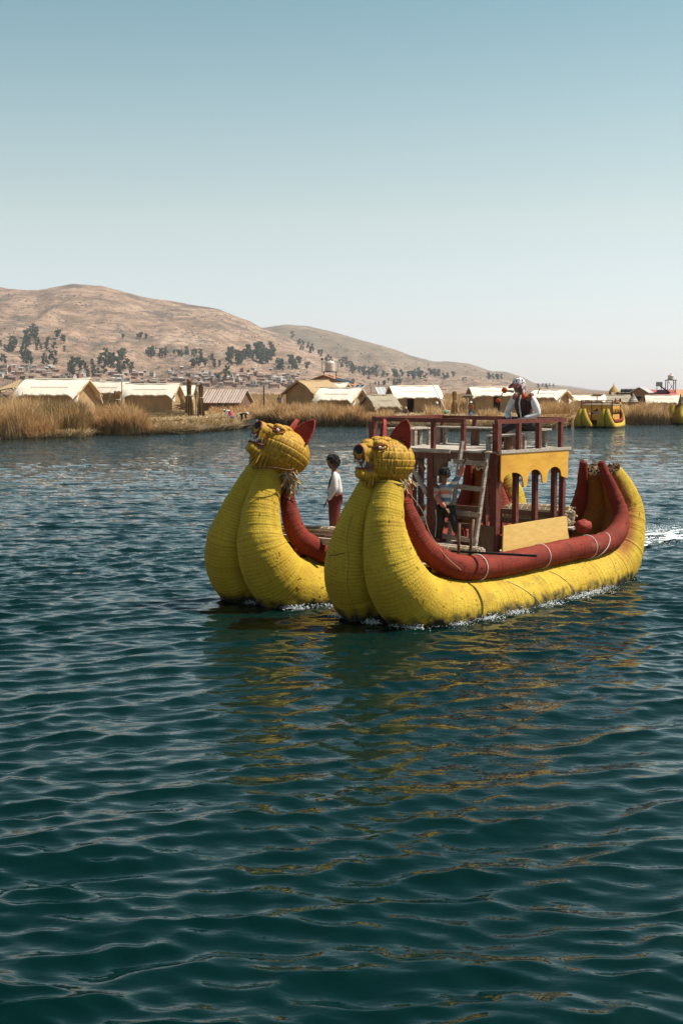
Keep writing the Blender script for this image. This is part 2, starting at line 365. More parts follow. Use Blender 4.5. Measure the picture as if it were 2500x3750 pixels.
def wave_field(X, Y, spacing):
    r2 = np.random.default_rng(5); Z = np.zeros_like(X); DX = np.zeros_like(X); DY = np.zeros_like(X)
    n = 84; lam = np.exp(np.linspace(np.log(.17), np.log(5.2), n)) * r2.uniform(.93, 1.07, n)
    wx = X + 1.1 * (vnoise(X * .13, Y * .13, 3) - .5) * 2; wy = Y + 1.1 * (vnoise(X * .13 + 40, Y * .13, 4) - .5) * 2
    gust = .72 + .62 * vnoise(X * .10 + 9, Y * .07 + 3, 21)
    for i in range(n):
        l = lam[i]; k = 2 * np.pi / l
        th = R(98) + r2.normal(0, .50 if l < 1.2 else .36)
        ph = r2.uniform(0, 2 * np.pi)
        slope = float(np.interp(np.log(l), np.log([.17, .28, .42, .8, 1.3, 2.2, 5.5]), [.050, .058, .045, .028, .013, .006, .0025]))
        fx_, fy_ = abs(np.cos(th)) * spacing[0] / l, abs(np.sin(th)) * spacing[1] / l
        A = slope / k * np.clip((.5 - np.maximum(fx_, fy_)) / .22, 0, 1)
        A = A * (gust if l < 1.6 else 1)
        a = k * (wx * np.cos(th) + wy * np.sin(th)) + ph; c = np.cos(a) * A * (1.35 if l > .4 else .9)
        Z += np.sin(a) * A; DX += c * np.cos(th); DY += c * np.sin(th)
    return X + DX, Y + DY, Z
def make_water():
    na = 620; s = np.linspace(-.56, .56, na)
    ys = [3.2]
    while ys[-1] < 150: y = ys[-1]; ys.append(y + max(.016, y * y / (EYE * 1229) * .55))
    ys = np.array(ys + [160, 200, 260])
    Yg, S = np.meshgrid(ys, s, indexing='ij'); Xg = S * Yg
    sp = ((s[1] - s[0]) * Yg, np.gradient(ys)[:, None] * np.ones_like(S))
    X, Y, Z = wave_field(Xg, Yg, sp)
    V = np.stack([X, Y, Z], -1).reshape(-1, 3)
    o = link('lake_water', np_mesh('lake_water', V, grid_faces(len(ys), na)[:, ::-1], water_mat()))
    return tag(o, kind='structure')
make_water()

# ------------------------------------------------------------------ hills and the reed flats
SKY1 = [(-900, 1180), (-500, 1120), (-250, 1085), (0, 1060), (70, 1064), (157, 1073), (207, 1060), (282, 1046), (340, 1050), (398, 1056), (464, 1073), (539, 1093), (663, 1114), (763, 1128), (812, 1137), (862, 1162), (912, 1178), (962, 1203), (1010, 1222), (1100, 1262), (1200, 1302), (1330, 1350), (1450, 1388), (1600, 1418), (1700, 1428), (4000, 1445)]
SKY2 = [(-900, 1300), (700, 1260), (900, 1215), (970, 1203), (1045, 1192), (1127, 1197), (1227, 1220), (1324, 1249), (1399, 1269), (1498, 1303), (1581, 1326), (1631, 1325), (1714, 1333), (1797, 1362), (1847, 1363), (1905, 1381), (1946, 1402), (2029, 1414), (2080, 1420), (2200, 1436), (4000, 1448)]
SKY3 = [(-900, 1440), (1500, 1425), (1800, 1405), (1990, 1408), (2070, 1413), (2161, 1427), (2236, 1433), (2330, 1437), (2700, 1438), (4000, 1436)]
def terrain_layer(s, Y, sky, r0, r1, seed):
    px = 1250 + FPX * s / 1.0049
    ys = np.interp(px, [a for a, b in sky], [b for a, b in sky])
    ztop = EYE + (1430 - ys) / FPX * r1
    t = np.clip((Y - r0) / (r1 - r0), 0, 1)
    prof = t ** 1.25 * (1 - .12 * np.sin(t * np.pi) ** 2)
    back = np.clip((Y - r1) / (r1 * .5), 0, 1)
    X = s * Y
    rough = fbm(X / 260, Y / 330, 6, seed) * np.clip((ztop - 1) * .42, 0, 60) * np.sin(np.clip(t, 0, 1) * np.pi) ** .8
    gully = (-1.0 * np.abs(fbm(X / 130 + 5, Y / 620, 4, seed + 9)) - .5 * np.abs(fbm(X / 45 + 5, Y / 300, 3, seed + 19))) * np.clip((ztop - 1) * .5, 0, 60) * np.sin(t * np.pi)
    crag = np.maximum(fbm(X / 35, Y / 60, 4, seed + 5), 0) * np.clip((ztop - 1) * .10, 0, 9) * t
    z = 1 + (ztop - 1) * prof * (1 - back ** 1.5 * .9) + rough + gully + crag
    st = 5.0; fr = (z / st) % 1.0                                  # farm terraces on the lower slopes
    terr = (np.clip(fr * 3.2, 0, 1) - fr) * st * .55 * np.clip(1.15 - t * 1.9, 0, 1)
    return np.where(t > 0, z + terr * (ztop > 8), -6.0)
LAYERS = [(SKY1, 880., 2150., 1), (SKY2, 1250., 3300., 2), (SKY3, 3800., 6800., 3)]
def terrain(s, Y):
    z = np.full_like(s * Y, .9)
    for L in LAYERS: z = np.maximum(z, terrain_layer(s, Y, *L))
    return z
def hill_mat():
    m, nt, p = nodes_of('dry_hillside'); L = nt.links.new
    p.inputs['Roughness'].default_value = .95; p.inputs['Specular IOR Level'].default_value = .1
    tc = N(nt, 'ShaderNodeTexCoord')
    def nz(sc, det, st=(1, 1, 1), ro=.6):
        mp = N(nt, 'ShaderNodeMapping'); mp.inputs['Scale'].default_value = st; L(tc.outputs['Object'], mp.inputs[0])
        n = N(nt, 'ShaderNodeTexNoise'); n.inputs['Scale'].default_value = sc; n.inputs['Detail'].default_value = det; n.inputs['Roughness'].default_value = ro
        L(mp.outputs[0], n.inputs['Vector']); return n.outputs[0]
    def ramp(x, a, b, c=0, d=1):
        r = N(nt, 'ShaderNodeMapRange'); r.inputs[1].default_value = a; r.inputs[2].default_value = b; r.inputs[3].default_value = c; r.inputs[4].default_value = d; L(x, r.inputs[0]); return r.outputs[0]
    def mix(f, a, b):
        x = N(nt, 'ShaderNodeMix', data_type='RGBA'); L(f, x.inputs[0])
        (L(a, x.inputs[6]) if hasattr(a, 'node') else setattr(x.inputs[6], 'default_value', c4(a))); x.inputs[7].default_value = c4(b); return x.outputs[2]
    c = mix(ramp(nz(.006, 8), .35, .65), (.315, .195, .13), (.405, .275, .195))
    c = mix(ramp(nz(.02, 8, (1, 1, 4)), .42, .62, 0, .9), c, (.17, .108, .072))
    c = mix(ramp(nz(.11, 5, (1, 1, 3)), .50, .64, 0, .8), c, (.105, .075, .05))      # scrub and stones
    c = mix(ramp(nz(.012, 10, (1, 1, 1), .7), .53, .60, 0, .9), c, (.11, .085, .068))   # rocky outcrops
    c = mix(ramp(nz(.55, 3, (.03, .03, 1), .5), .54, .66, 0, .55), c, (.15, .095, .065))      # terrace walls follow the contours
    sp = N(nt, 'ShaderNodeSeparateXYZ'); L(tc.outputs['Object'], sp.inputs[0]); oly = N(nt, 'ShaderNodeMath', operation='MULTIPLY'); L(ramp(sp.outputs['Y'], 2250, 2600), oly.inputs[0]); L(ramp(nz(.004, 7), .38, .58, .1, .65), oly.inputs[1])
    c = mix(oly.outputs[0], c, (.125, .10, .062))
    L(c, p.inputs['Base Color'])
    b = N(nt, 'ShaderNodeBump'); b.inputs['Strength'].default_value = .9; b.inputs['Distance'].default_value = 7
    L(nz(.06, 9), b.inputs['Height']); L(b.outputs[0], p.inputs['Normal']); return m
def make_hills():
    s = np.linspace(-.62, .62, 620)
    ys = np.concatenate([np.linspace(860, 2300, 190), np.linspace(2310, 3700, 90), np.linspace(3750, 9500, 50)])
    Yg, S = np.meshgrid(ys, s, indexing='ij'); Z = terrain(S, Yg)
    V = np.stack([S * Yg, Yg, Z], -1).reshape(-1, 3)
    tag(link('hills', np_mesh('hills', V, grid_faces(len(ys), len(s))[:, ::-1], hill_mat())), kind='structure')
make_hills()
def hill_hit(px, py):
    r = ray(px, py); s = r.x / r.y; k = r.z / r.y
    Y = np.arange(870, 5000, 4.0); z = EYE + k * Y; t = terrain(np.full_like(Y, s), Y)
    i = np.nonzero(t >= z)[0]
    if len(i) == 0: return None
    y = Y[i[0]]; return Vector((s * y, y, float(t[i[0]])))

# shoreline: photo column -> distance of the water's edge, metres (z = 0)
SHORE = [(-900, 74), (-300, 78), (0, 82), (120, 83), (300, 86), (345, 90), (545, 90), (560, 90), (700, 94), (850, 102), (905, 108), (930, 122), (980, 117), (1100, 112), (1350, 110), (1450, 106), (1600, 99), (1750, 100), (1900, 101), (2010, 105), (2085, 108), (2110, 125), (2290, 126), (2310, 117), (2440, 117), (2520, 122), (3200, 130), (4200, 140)]
def shore(px): return np.interp(px, [a for a, b in SHORE], [b for a, b in SHORE])
GZ = 1.0
def make_island():
    px = np.linspace(-900, 3600, 900); s = (px - 1250) / FPX
    d0 = shore(px) + 1.2 * fbm(px / 23, px * 0, 4, 7)
    rows = [(-.35, -.8), (-.05, .0), (.25, .28), (.55, .60), (.9, .86), (1.6, .97), (3.5, 1.0), (8, 1.02), (20, 1.0), (45, 1.0), (90, 1.0)]
    V = []
    for k, (dd, z) in enumerate(rows):
        y = d0 + dd + (0 if k < 1 else .35 * fbm(px / 6, px * 0 + k * 7.3, 3, 13))
        zz = z + (.22 * fbm(px / 8, px * 0 + k * 3.1, 3, 17) if 0 < k < 8 else 0)
        V.append(np.stack([s * y, y, zz + 0 * px], -1))
    V = np.array(V).reshape(-1, 3)
    tag(link('reed_island', np_mesh('reed_island', V, grid_faces(len(rows), len(px))[:, ::-1], M['mound'])), kind='structure')
    ys = np.array([150, 300, 600, 950, 1400.]); s2 = np.linspace(-.7, .7, 30); Yg, S = np.meshgrid(ys, s2, indexing='ij')
    V = np.stack([S * Yg, Yg, .92 + 0 * S], -1).reshape(-1, 3)
    tag(link('reed_flats', np_mesh('reed_flats', V, grid_faces(len(ys), len(s2))[:, ::-1], M['ground'])), kind='structure')
make_island()

def reeds(name, label, patches, m, wid=.035, lean=.22, cat='reeds'):
    """patches: (px0, px1, off0, off1, height, count) in photo columns and metres behind the water's edge"""
    VV = []; FF = []; base = 0
    for (p0, p1, o0, o1, h, n) in patches:
        n = int(n); px = rng.uniform(p0, p1, n); off = o0 + (o1 - o0) * rng.random(n) ** 1.3
        y = shore(px) + off; x = (px - 1250) / FPX * y
        z0 = np.clip(.15 + off * .7, .1, GZ) - .1
        edge = np.minimum(px - p0, p1 - px) / max(1., (p1 - p0)); ef = np.clip(edge * 9, .35, 1)
        cl = .74 + .44 * vnoise(x * .7, y * .5, 31)
        hh = np.maximum(h * np.clip(rng.normal(.86, .13, n), .4, 1.25) * (.55 + .45 * ef) * cl - z0, .25)
        az = rng.uniform(0, 2 * np.pi, n); ln = np.abs(rng.normal(0, lean, n)) + .04
        bend = rng.uniform(.3, 1.3, n); w_ = wid * rng.uniform(.6, 1.3, n) * (y / 95)
        ca, sa = np.cos(az), np.sin(az); wa = az + np.pi / 2 + rng.normal(0, .5, n); cw, sw = np.cos(wa), np.sin(wa)
        P = []
        for t, ww in ((0, 1), (.45, .9), (.8, .6), (1, .12)):
            rr = hh * ln * (t + bend * t ** 3); zz = z0 + hh * t * (1 - .25 * ln * t)
            for sgn in (-1, 1): P.append(np.stack([x + ca * rr + sgn * cw * w_ * ww / 2, y + sa * rr + sgn * sw * w_ * ww / 2, zz], -1))
        V = np.stack(P, 1)                                    # n,8,3
        VV.append(V.reshape(-1, 3)); i = np.arange(n)[:, None, None] * 8 + base
        q = np.array([[0, 1, 3, 2], [2, 3, 5, 4], [4, 5, 7, 6]])[None]
        FF.append((i + q).reshape(-1, 4)); base += n * 8
    o = link(name, np_mesh(name, np.vstack(VV), np.vstack(FF), m, smooth=False))
    return tag(o, label, cat, kind='stuff')
reeds('reeds', 'tall dry golden reeds along the bank at the far left', [(-260, 120, -.3, 3, 2.7, 6500), (-200, 180, 2, 12, 2.75, 4500), (100, 215, -.3, 2.0, 1.3, 2600)], M['reedstalk'])
reeds('reeds', 'tall greenish reeds in front of the leftmost hut', [(140, 320, 1.0, 6, 2.35, 3600), (225, 345, .1, 3, 1.6, 1800)], M['reedgreen'])
reeds('reeds', 'dry golden reeds mixed into the greenish clump before the leftmost hut', [(120, 340, .3, 5, 2.2, 3000)], M['reedstalk'])
reeds('reeds', 'rounded clump of dry reeds right of the leaning reed bundle', [(345, 550, -.3, 3.0, 1.95, 6000), (380, 520, -.2, 2.0, 2.15, 2500), (210, 335, 4, 9, 2.2, 1500)], M['reedstalk'])
reeds('reeds', 'dry reeds behind the raised heads of the reed boat', [(900, 1360, -.3, 4, 1.72, 13000), (905, 1120, 3, 24, 1.9, 5000), (1100, 1240, 3, 8, 2.1, 1800), (1340, 1450, -.2, 5, 1.45, 2400)], M['reedstalk'])
reeds('reeds', 'dry reeds left of the corrugated shed and beyond it', [(760, 900, 16, 30, 1.6, 1800), (860, 1090, 26, 60, 2.1, 5000), (420, 660, 45, 70, 1.7, 2000)], M['reedstalk'])
reeds('reeds', 'dark greenish reeds at the water line left of the small metal skiff', [(915, 1010, -.4, 1.5, 1.2, 1500), (990, 1340, -.4, .6, .7, 2200)], M['reedgreen'])
reeds('reeds', 'dry reeds among the huts behind the boat cabin', [(1555, 1620, 3, 8, 2.0, 900), (1660, 1730, 20, 40, 2.2, 1300), (1750, 1830, 1, 4, 1.6, 700), (1600, 1740, 40, 75, 2.4, 2200)], M['reedstalk'])
reeds('reeds', 'dry reeds between the seated man and the moored yellow boat', [(1965, 2130, 4, 12, 2.1, 5500), (2090, 2320, 1, 12, 1.65, 5000), (1960, 2110, -.2, 2.5, 1.1, 2200)], M['reedstalk'])
reeds('reeds', 'dry reeds on the right bank between the two moored boats', [(2285, 2445, -.3, 6, 1.85, 7000), (2410, 2700, 6, 14, 1.9, 3500)], M['reedstalk'])
reeds('reed_stubble', 'low broken stubble on the cut reed bank', [(545, 905, -.3, 1.2, .9, 11000), (545, 905, 1, 18, 1.15, 6000), (1360, 2090, -.3, 1.2, .9, 7000), (1400, 2090, 2, 16, 1.2, 5000), (130, 350, -.5, 1, .6, 2500)], M['straw'], lean=.9, cat='stubble')
def far_reeds():
    n = 9000; y = 160 + 500 * rng.random(n) ** 1.6; x = rng.uniform(-.34, .34, n) * y
    h = rng.uniform(.5, 1.3, n); w_ = .12 + y * .0012
    P = [np.stack([x - w_, y, .85 + 0 * x], -1), np.stack([x + w_, y, .85 + 0 * x], -1), np.stack([x + rng.normal(0, .3, n), y, .9 + h], -1)]
    V = np.stack(P, 1).reshape(-1, 3); F = np.arange(3 * n).reshape(n, 3)
    tag(link('far_reed_field', np_mesh('far_reed_field', V, F, M['reedpale'], smooth=False)), 'pale dry reed field stretching to the foot of the hills', 'reed field', kind='stuff')
far_reeds()

# ------------------------------------------------------------------ hill trees and the far town
def tree_meshes():
    out = []
    for v in range(4):
        r = random.Random(v); t = MB()
        t.tube([(0, 0, -1), (.1, 0, 3), (0, .1, 7)], [.35, .25, .1], 5)
        for k in range(4):
            a = r.uniform(0, 6.28); z = r.uniform(2.5, 5); t.tube([(0, 0, z), (math.cos(a) * 1.6, math.sin(a) * 1.6, z + 1.6)], [.12, .04], 4)
        tm = t.mesh('trunk', M['bark'])
        c = MB(); wd = (1.9, 2.6, 2.2, 3.2)[v]
        blobs = [(r.gauss(0, wd * .42), r.gauss(0, wd * .42), r.uniform(1.6, 9.2)) for _ in range(13)]
        for (bx, by, bz) in blobs:
            rad = r.uniform(.8, 1.5) * (1.15 - abs(bz - 5.5) / 9)
            for _ in range(40):
                d = Vector((r.gauss(0, 1), r.gauss(0, 1), r.gauss(0, 1))).normalized() * rad * r.uniform(.5, 1.05)
                p = Vector((bx, by, bz)) + d; s_ = r.uniform(.28, .6)
                e = Euler((r.uniform(0, 6), r.uniform(0, 6), r.uniform(0, 6))).to_matrix()
                c.add([p + e @ Vector(q) * s_ for q in ((-1, -.6, 0), (1, -.5, .2), (.8, .7, 0), (-.7, .6, .25))], [(0, 1, 2, 3)])
        out.append((tm, c.mesh('crown', M['leaf'])))
    return out
TREES = tree_meshes()
def grove(label, group, x0, x1, y0, y1, n, hpx, slope=0):
    r = random.Random(int(x0 * 7 + y0)); k = 0; tries = 0
    while k < n and tries < n * 4:
        tries += 1
        u = r.random(); px = x0 + (x1 - x0) * u; py = r.uniform(y0, y1) + slope * (u - .5)
        P = hill_hit(px, py)
        if P is None: continue
        tm, cm = r.choice(TREES); h = hpx * .84 * r.uniform(.7, 1.25) * P.y / FPX / 10.0
        e = empty('eucalyptus_tree', P, r.uniform(0, 6.28), label, 'tree', group); e.scale = (h * 1.15, h * 1.15, h)
        link('trunk', tm, e); link('crown', cm, e); k += 1
G = [(0, 112, 1255, 1335, 27, 36, 'far left slope above the leftmost huts'), (70, 145, 1212, 1248, 9, 30, 'upper far left slope'), (90, 245, 1240, 1340, 27, 34, 'left slope beside the dense far left grove'),
     (258, 365, 1325, 1388, 20, 38, 'lower slope above the second hut'), (365, 514, 1315, 1376, 26, 40, 'lower slope above the third hut'),
     (522, 690, 1296, 1312, 20, 30, 'level row across the middle of the big hill'), (700, 738, 1300, 1310, 4, 34, 'small knot right of the level row'), (690, 805, 1325, 1352, 11, 32, 'scattered slope below the level row'), (785, 832, 1370, 1396, 6, 36, 'foot of the hill above the corrugated shed'),
     (804, 928, 1295, 1342, 26, 40, 'dense middle slope left of the tall pair'), (933, 995, 1300, 1336, 12, 62, 'tallest stand on the middle of the slope'), (995, 1127, 1330, 1360, 16, 36, 'slope left of the rooftop water tank')]
for (a, b, c_, d_, n_, h_, nm) in G:
    grove('eucalyptus on the ' + nm, 'eucalyptus on the ' + nm, a, b, c_, d_, n_, h_)
G2 = [(1070, 1185, 1265, 1300, 14, 26, 60, 'diagonal strip high on the second hill'), (1190, 1330, 1325, 1365, 20, 28, 30, 'second hill right of the water tank'), (1320, 1470, 1365, 1385, 20, 30, 10, 'second hill above the small grey hut'), (1480, 1660, 1372, 1392, 22, 28, 0, 'second hill above the hut with the mast'), (1380, 1475, 1408, 1420, 6, 26, 0, 'foot of the second hill'), (1775, 1860, 1386, 1396, 5, 24, 0, 'right shoulder of the second hill'), (1946, 2030, 1416, 1424, 6, 18, 0, 'low ridge right of the seated man')]
for (a, b, c_, d_, n_, h_, sl_, nm) in G2:
    grove('eucalyptus on the ' + nm, 'eucalyptus on the ' + nm, a, b, c_, d_, n_, h_, sl_)
grove('lone round tree on the bare middle of the big hill', 'lone hill tree', 450, 452, 1240, 1242, 1, 24)
grove('tree in the short isolated row on the bare big hill', 'short isolated row of hill trees', 503, 547, 1238, 1242, 6, 24)

def house_meshes():
    out = []
    for v, (W, D, H, roof, wm, rm) in enumerate([(7, 5, 3, 'gable', 'adobe', 'brownroof'), (6, 5, 5.4, 'flat', 'brickwall', 'palewall'), (8, 5, 2.8, 'shed', 'palewall', 'tinroof'), (5, 5, 3, 'gable', 'adobe', 'tinroof'), (6, 6, 5.6, 'flat', 'palewall', 'tinroof'), (9, 5, 3, 'gable', 'brickwall', 'brownroof')]):
        b = MB(); b.box((0, 0, H / 2 - 1), (W, D, H + 2)); b.mi = 1
        if roof == 'gable':
            b.prism([(-D / 2 - .4, 0), (D / 2 + .4, 0), (0, 1.5)], (-W / 2 - .3, 0, H + .01), (0, 1, 0), (0, 0, 1), W + .6)
        elif roof == 'shed':
            b.prism([(-D / 2 - .4, 0), (D / 2 + .4, .0), (D / 2 + .4, 1.2), (-D / 2 - .4, .25)], (-W / 2 - .3, 0, H + .01), (0, 1, 0), (0, 0, 1), W + .6)
        else:
            b.box((0, 0, H + .12), (W + .4, D + .4, .22)); b.mi = 0; b.box((W * .2, D * .1, H + .9), (W * .4, D * .5, 1.3))
        b.mi = 2; nf = 2 if H > 4 else 1
        for f in range(nf):
            for x in (-W * .28, W * .24):
                b.box((x, -D / 2, 1.4 + f * 2.7), (1.1, .12, 1.2))
        b.box((0, -D / 2, .95), (.9, .14, 1.9))
        out.append(b.mesh('town_house', [M[wm], M[rm], M['dark']]))
    return out
HOUSES = house_meshes()
HKIND = ['brown roofed adobe house', 'two storey brick house', 'long pale house with a metal roof', 'small adobe house with a metal roof', 'two storey pale house', 'brown roofed brick house']
def town(where, x0, x1, y0, y1, n, seed, sc=1.0):
    r = random.Random(seed); k = 0; t = 0; used = []
    while k < n and t < n * 6:
        t += 1; px, py = r.uniform(x0, x1), r.uniform(y0, y1); P = hill_hit(px, py)
        if P is None or any(abs(px - a) < 7 and abs(py - b) < 5 for a, b in used): continue
        used.append((px, py)); hi = r.choice((0, 0, 1, 2, 3, 3, 4, 5, 5)); o = link('town_house', HOUSES[hi], None, P, r.uniform(-.6, .6)); s_ = sc * r.uniform(.65, 1.15); o.scale = (s_, s_, s_)
        tag(o, HKIND[hi] + ' ' + where, 'house', HKIND[hi].replace('house', 'houses') + ' ' + where); k += 1
town('of the far town above the leftmost huts', 0, 215, 1345, 1392, 44, 1, .72)
town('of the far town behind the pale hut roofs', 215, 700, 1372, 1412, 62, 2, .72)
town('of the far town behind the corrugated shed', 700, 1110, 1376, 1420, 100, 3, .75)
town('on the upper edge of the far town', 480, 1120, 1352, 1378, 18, 4, .6)
town('scattered on the second hill', 1290, 1720, 1355, 1410, 14, 5, .6)
def scrub():
    r = np.random.default_rng(3); VV = []; FF = []; n0 = 0
    for _ in range(4200):
        px, py = r.uniform(-20, 2060), r.uniform(1080, 1422)
        if py < np.interp(px, [a for a, _b in SKY1], [c for _a, c in SKY1]) + 12 and py < np.interp(px, [a for a, _b in SKY2], [c for _a, c in SKY2]) + 10: continue
        if vnoise(np.array([px / 60.]), np.array([py / 22.]), 5)[0] + .35 * (py - 1150) / 270 < .62 and r.random() < .85: continue
        VV.append((px, py))
    pts = []; Y = np.arange(870, 4200, 7.0)
    for px, py in VV:
        rr_ = ray(px, py); t = terrain(np.full_like(Y, rr_.x / rr_.y), Y); i = np.nonzero(t >= EYE + rr_.z / rr_.y * Y)[0]
        if len(i): pts.append((rr_.x / rr_.y * Y[i[0]], Y[i[0]], t[i[0]]))
    A = np.array(pts); n = len(A); sz = r.uniform(.3, 1.15, n) * (A[:, 1] / 1400)
    oc = np.array([(1, 0, .1), (0, 1, .1), (-1, 0, .1), (0, -1, .1), (0, 0, 1.1), (.6, -.5, .8), (-.6, -.4, .7)], float)
    V = A[:, None] + oc[None] * sz[:, None, None] * r.uniform(.5, 1.4, (n, 7, 3)); f = np.array([(3, 0, 5), (3, 5, 6), (2, 3, 6), (5, 4, 6), (0, 1, 4), (0, 4, 5), (1, 2, 4), (2, 6, 4)])
    tag(link('hillside_scrub', np_mesh('hillside_scrub', V.reshape(-1, 3), (np.arange(n)[:, None, None] * 7 + f[None]).reshape(-1, 3), M['scrub'], False)), 'low dark scrub dotted over the dry hillsides', 'scrub', kind='stuff')
M['scrub'] = mat('scrub', (.15, .115, .068), (.09, .075, .045), .05)
scrub()
def make_haze():
    m = bpy.data.materials.new('haze'); m.use_nodes = True; nt = m.node_tree; nt.nodes.remove(nt.nodes['Principled BSDF'])
    v = nt.nodes.new('ShaderNodeVolumePrincipled'); v.inputs['Color'].default_value = (.93, .95, 1, 1); v.inputs['Density'].default_value = HAZE; v.inputs['Anisotropy'].default_value = .2
    nt.links.new(v.outputs[0], nt.nodes['Material Output'].inputs['Volume'])
    mb = MB(); mb.box((0, 4700, 165), (13000, 10000, 342)); o = mb.build('haze', m); tag(o, kind='stuff')
HAZE = .0001
make_haze()

# ------------------------------------------------------------------ huts on the islands
def hut(name, label, d, x0, x1, yr, ye, yg, yaw=0, depth=3.4, roof='hutroof', wall='hutwall', over=.35, drape=.35, door=None, cat='reed hut', back_open=False, eave_out=.3):
    """ridge between photo columns x0..x1 at row yr, front eave row ye, ground row yg, at distance d of the front wall"""
    c = at_y((x0 + x1) / 2, yg, d); z0 = c.z; zr = at_y(x0, yr, d + depth / 2).z - z0; ze = at_y(x0, ye, d - .3).z - z0
    Lr = (x1 - x0) / FPX * d / math.cos(yaw)
    root = empty(name, (c.x, d + depth / 2, z0), yaw, label, cat)
    L = Lr - 2 * over; hw = ze + .10; D2 = depth / 2
    # walls of reed mat
    def wall_seg(a, b, z1, z2): MB().box(((a + b) / 2, -D2 + .04, (z1 + z2) / 2), (b - a, .07, z2 - z1)).build('wall_mat', M[wall], root)
    if door:
        da, db, dt = door; da = -L / 2 + L * da; db = -L / 2 + L * db
        n1 = max(1, round((da + L / 2) / 1.3)); n2 = max(1, round((L / 2 - db) / 1.3))
        for i in range(n1): wall_seg(-L / 2 + (da + L / 2) * i / n1, -L / 2 + (da + L / 2) * (i + 1) / n1 - .015, -.3, hw)
        for i in range(n2): wall_seg(db + (L / 2 - db) * i / n2, db + (L / 2 - db) * (i + 1) / n2 - .015, -.3, hw)
        wall_seg(da, db - .01, hw * dt, hw)
        f = MB(); f.bar((da, -D2 - .01, 0), (da, -D2 - .01, hw * dt), .05, .05); f.bar((db, -D2 - .01, 0), (db, -D2 - .01, hw * dt), .05, .05); f.build('door_frame', M['log'], root)
    else:
        n = max(2, round(L / 1.5))
        for i in range(n): wall_seg(-L / 2 + L * i / n, -L / 2 + L * (i + 1) / n - .015, -.3, hw)
    MB().box((0, D2 - .04, hw / 2), (L, .07, hw)).build('wall_mat', M[wall], root)
    for sx in (-1, 1):
        g = MB(); g.prism([(-D2, -.3), (D2, -.3), (D2, hw), (0, zr - .12), (-D2, hw)], (sx * L / 2 - (.07 if sx > 0 else 0), 0, 0), (0, 1, 0), (0, 0, 1), .07); g.build('gable_mat', M[wall], root)
    MB().box((0, 0, .02), (L - .2, depth - .2, .05)).build('floor_mat', M['thatch'], root)
    # roof mats: slope slabs, drooping where they pass the gables
    slope = (zr - ze) / (D2 + eave_out)
    for sy in (-1, 1):
        nx, nt = 28, 9; P = []; F = []
        rr = random.Random(len(label) * 7 + int(x0) + sy)
        for i in range(nx):
            u = i / (nx - 1); x = -Lr / 2 + Lr * u; e = min(u, 1 - u) * Lr
            dr = drape * max(0, 1 - e / .75) ** 1.6 + .03 * math.sin(u * 23 + sy) + .025 * math.sin(u * 51)
            sag = -.06 * math.sin(math.pi * u) + .02 * math.sin(u * 17)
            for j in range(nt):
                t = j / (nt - 1); yy = (D2 + eave_out) * t; zz = zr - slope * yy + .10 * math.sin(math.pi * t) + sag * (1 - t)
                if t > .5: k = ((t - .5) / .5) ** 2; zz -= dr * k; yy += dr * .18 * k
                P.append((x, sy * yy, zz)); 
        m = len(P); P += [(x * .998, y * (1 if abs(y) > .01 else 1), z - .10) for x, y, z in P]
        for i in range(nx - 1):
            for j in range(nt - 1):
                a = i * nt + j; q = (a, a + 1, a + nt + 1, a + nt)
                if sy > 0: q = q[::-1]
                F.append(q[::-1]); F.append(tuple(k + m for k in q))
        ed = [i * nt + nt - 1 for i in range(nx)]
        for a, b in zip(ed, ed[1:]): F.append((a, b, b + m, a + m))
        for i in (0, nx - 1):
            for j in range(nt - 1): a = i * nt + j; F.append((a, a + 1, a + 1 + m, a + m))
        mb = MB(); mb.add(P, F); ro = mb.build('roof_mat', M[roof], root, smooth=False)
    mb = MB(); mb.tube([(-Lr / 2 - .03, 0, zr + .0), (-Lr / 4, 0, zr - .02), (0, 0, zr - .03), (Lr / 4, 0, zr - .02), (Lr / 2 + .03, 0, zr + .0)], .075, 7); mb.build('ridge_roll', M[roof], root, smooth=True)
    for sx in (-1, 1):        # thick bundled thatch edge along the gables
        for sy in (-1, 1):
            e = MB(); e.bar((sx * (Lr / 2 - .03), 0, zr - .13), (sx * (Lr / 2 - .03), sy * (D2 + eave_out), ze - .13), .10, .12, (1, 0, 0)); e.build('gable_edge', M['thatch'], root)
    t = MB(); yy = -(D2 + eave_out) * .62; t.tube([(-L * .35, yy, zr - slope * (D2 + eave_out) * .62 + .13), (L * .35, yy, zr - slope * (D2 + eave_out) * .62 + .12)], .018, 5); t.build('tie_pole', M['rawwood'], root)
    return root
hut('reed_hut', 'largest pale reed hut standing behind tall reeds at far left', 100, 66, 318, 1388, 1445, 1512, R(-14), 4.2, drape=.75, over=.5)
hut('reed_hut', 'pale reed hut half hidden behind the leaning brown bundle', 121, 322, 466, 1397, 1439, 1512, R(-10), 3.6, drape=.5)
hut('reed_hut', 'pale reed hut with a plain wall left of the two standing bundles', 117, 450, 652, 1406, 1446, 1513, R(-6), 3.4, drape=.7)
hut('reed_hut', 'small faded hut roof just behind the two standing bundles', 150, 640, 712, 1412, 1448, 1490, R(-4), 3.4, drape=.5)
hut('reed_hut', 'pale reed hut right below the water tank house, behind reeds', 121, 1172, 1326, 1420, 1464, 1510, R(-22), 3.6, drape=.75, over=.45)
hut('reed_hut', 'small weathered grey reed hut between two larger huts', 116, 1338, 1440, 1446, 1488, 1519, R(32), 2.6, roof='hutroof_old', drape=.35)
hut('reed_hut', 'reed hut with a dark doorway beside the slanting mast', 121, 1425, 1610, 1413, 1455, 1515, R(12), 3.4, door=(.24, .40, .90), drape=.3)
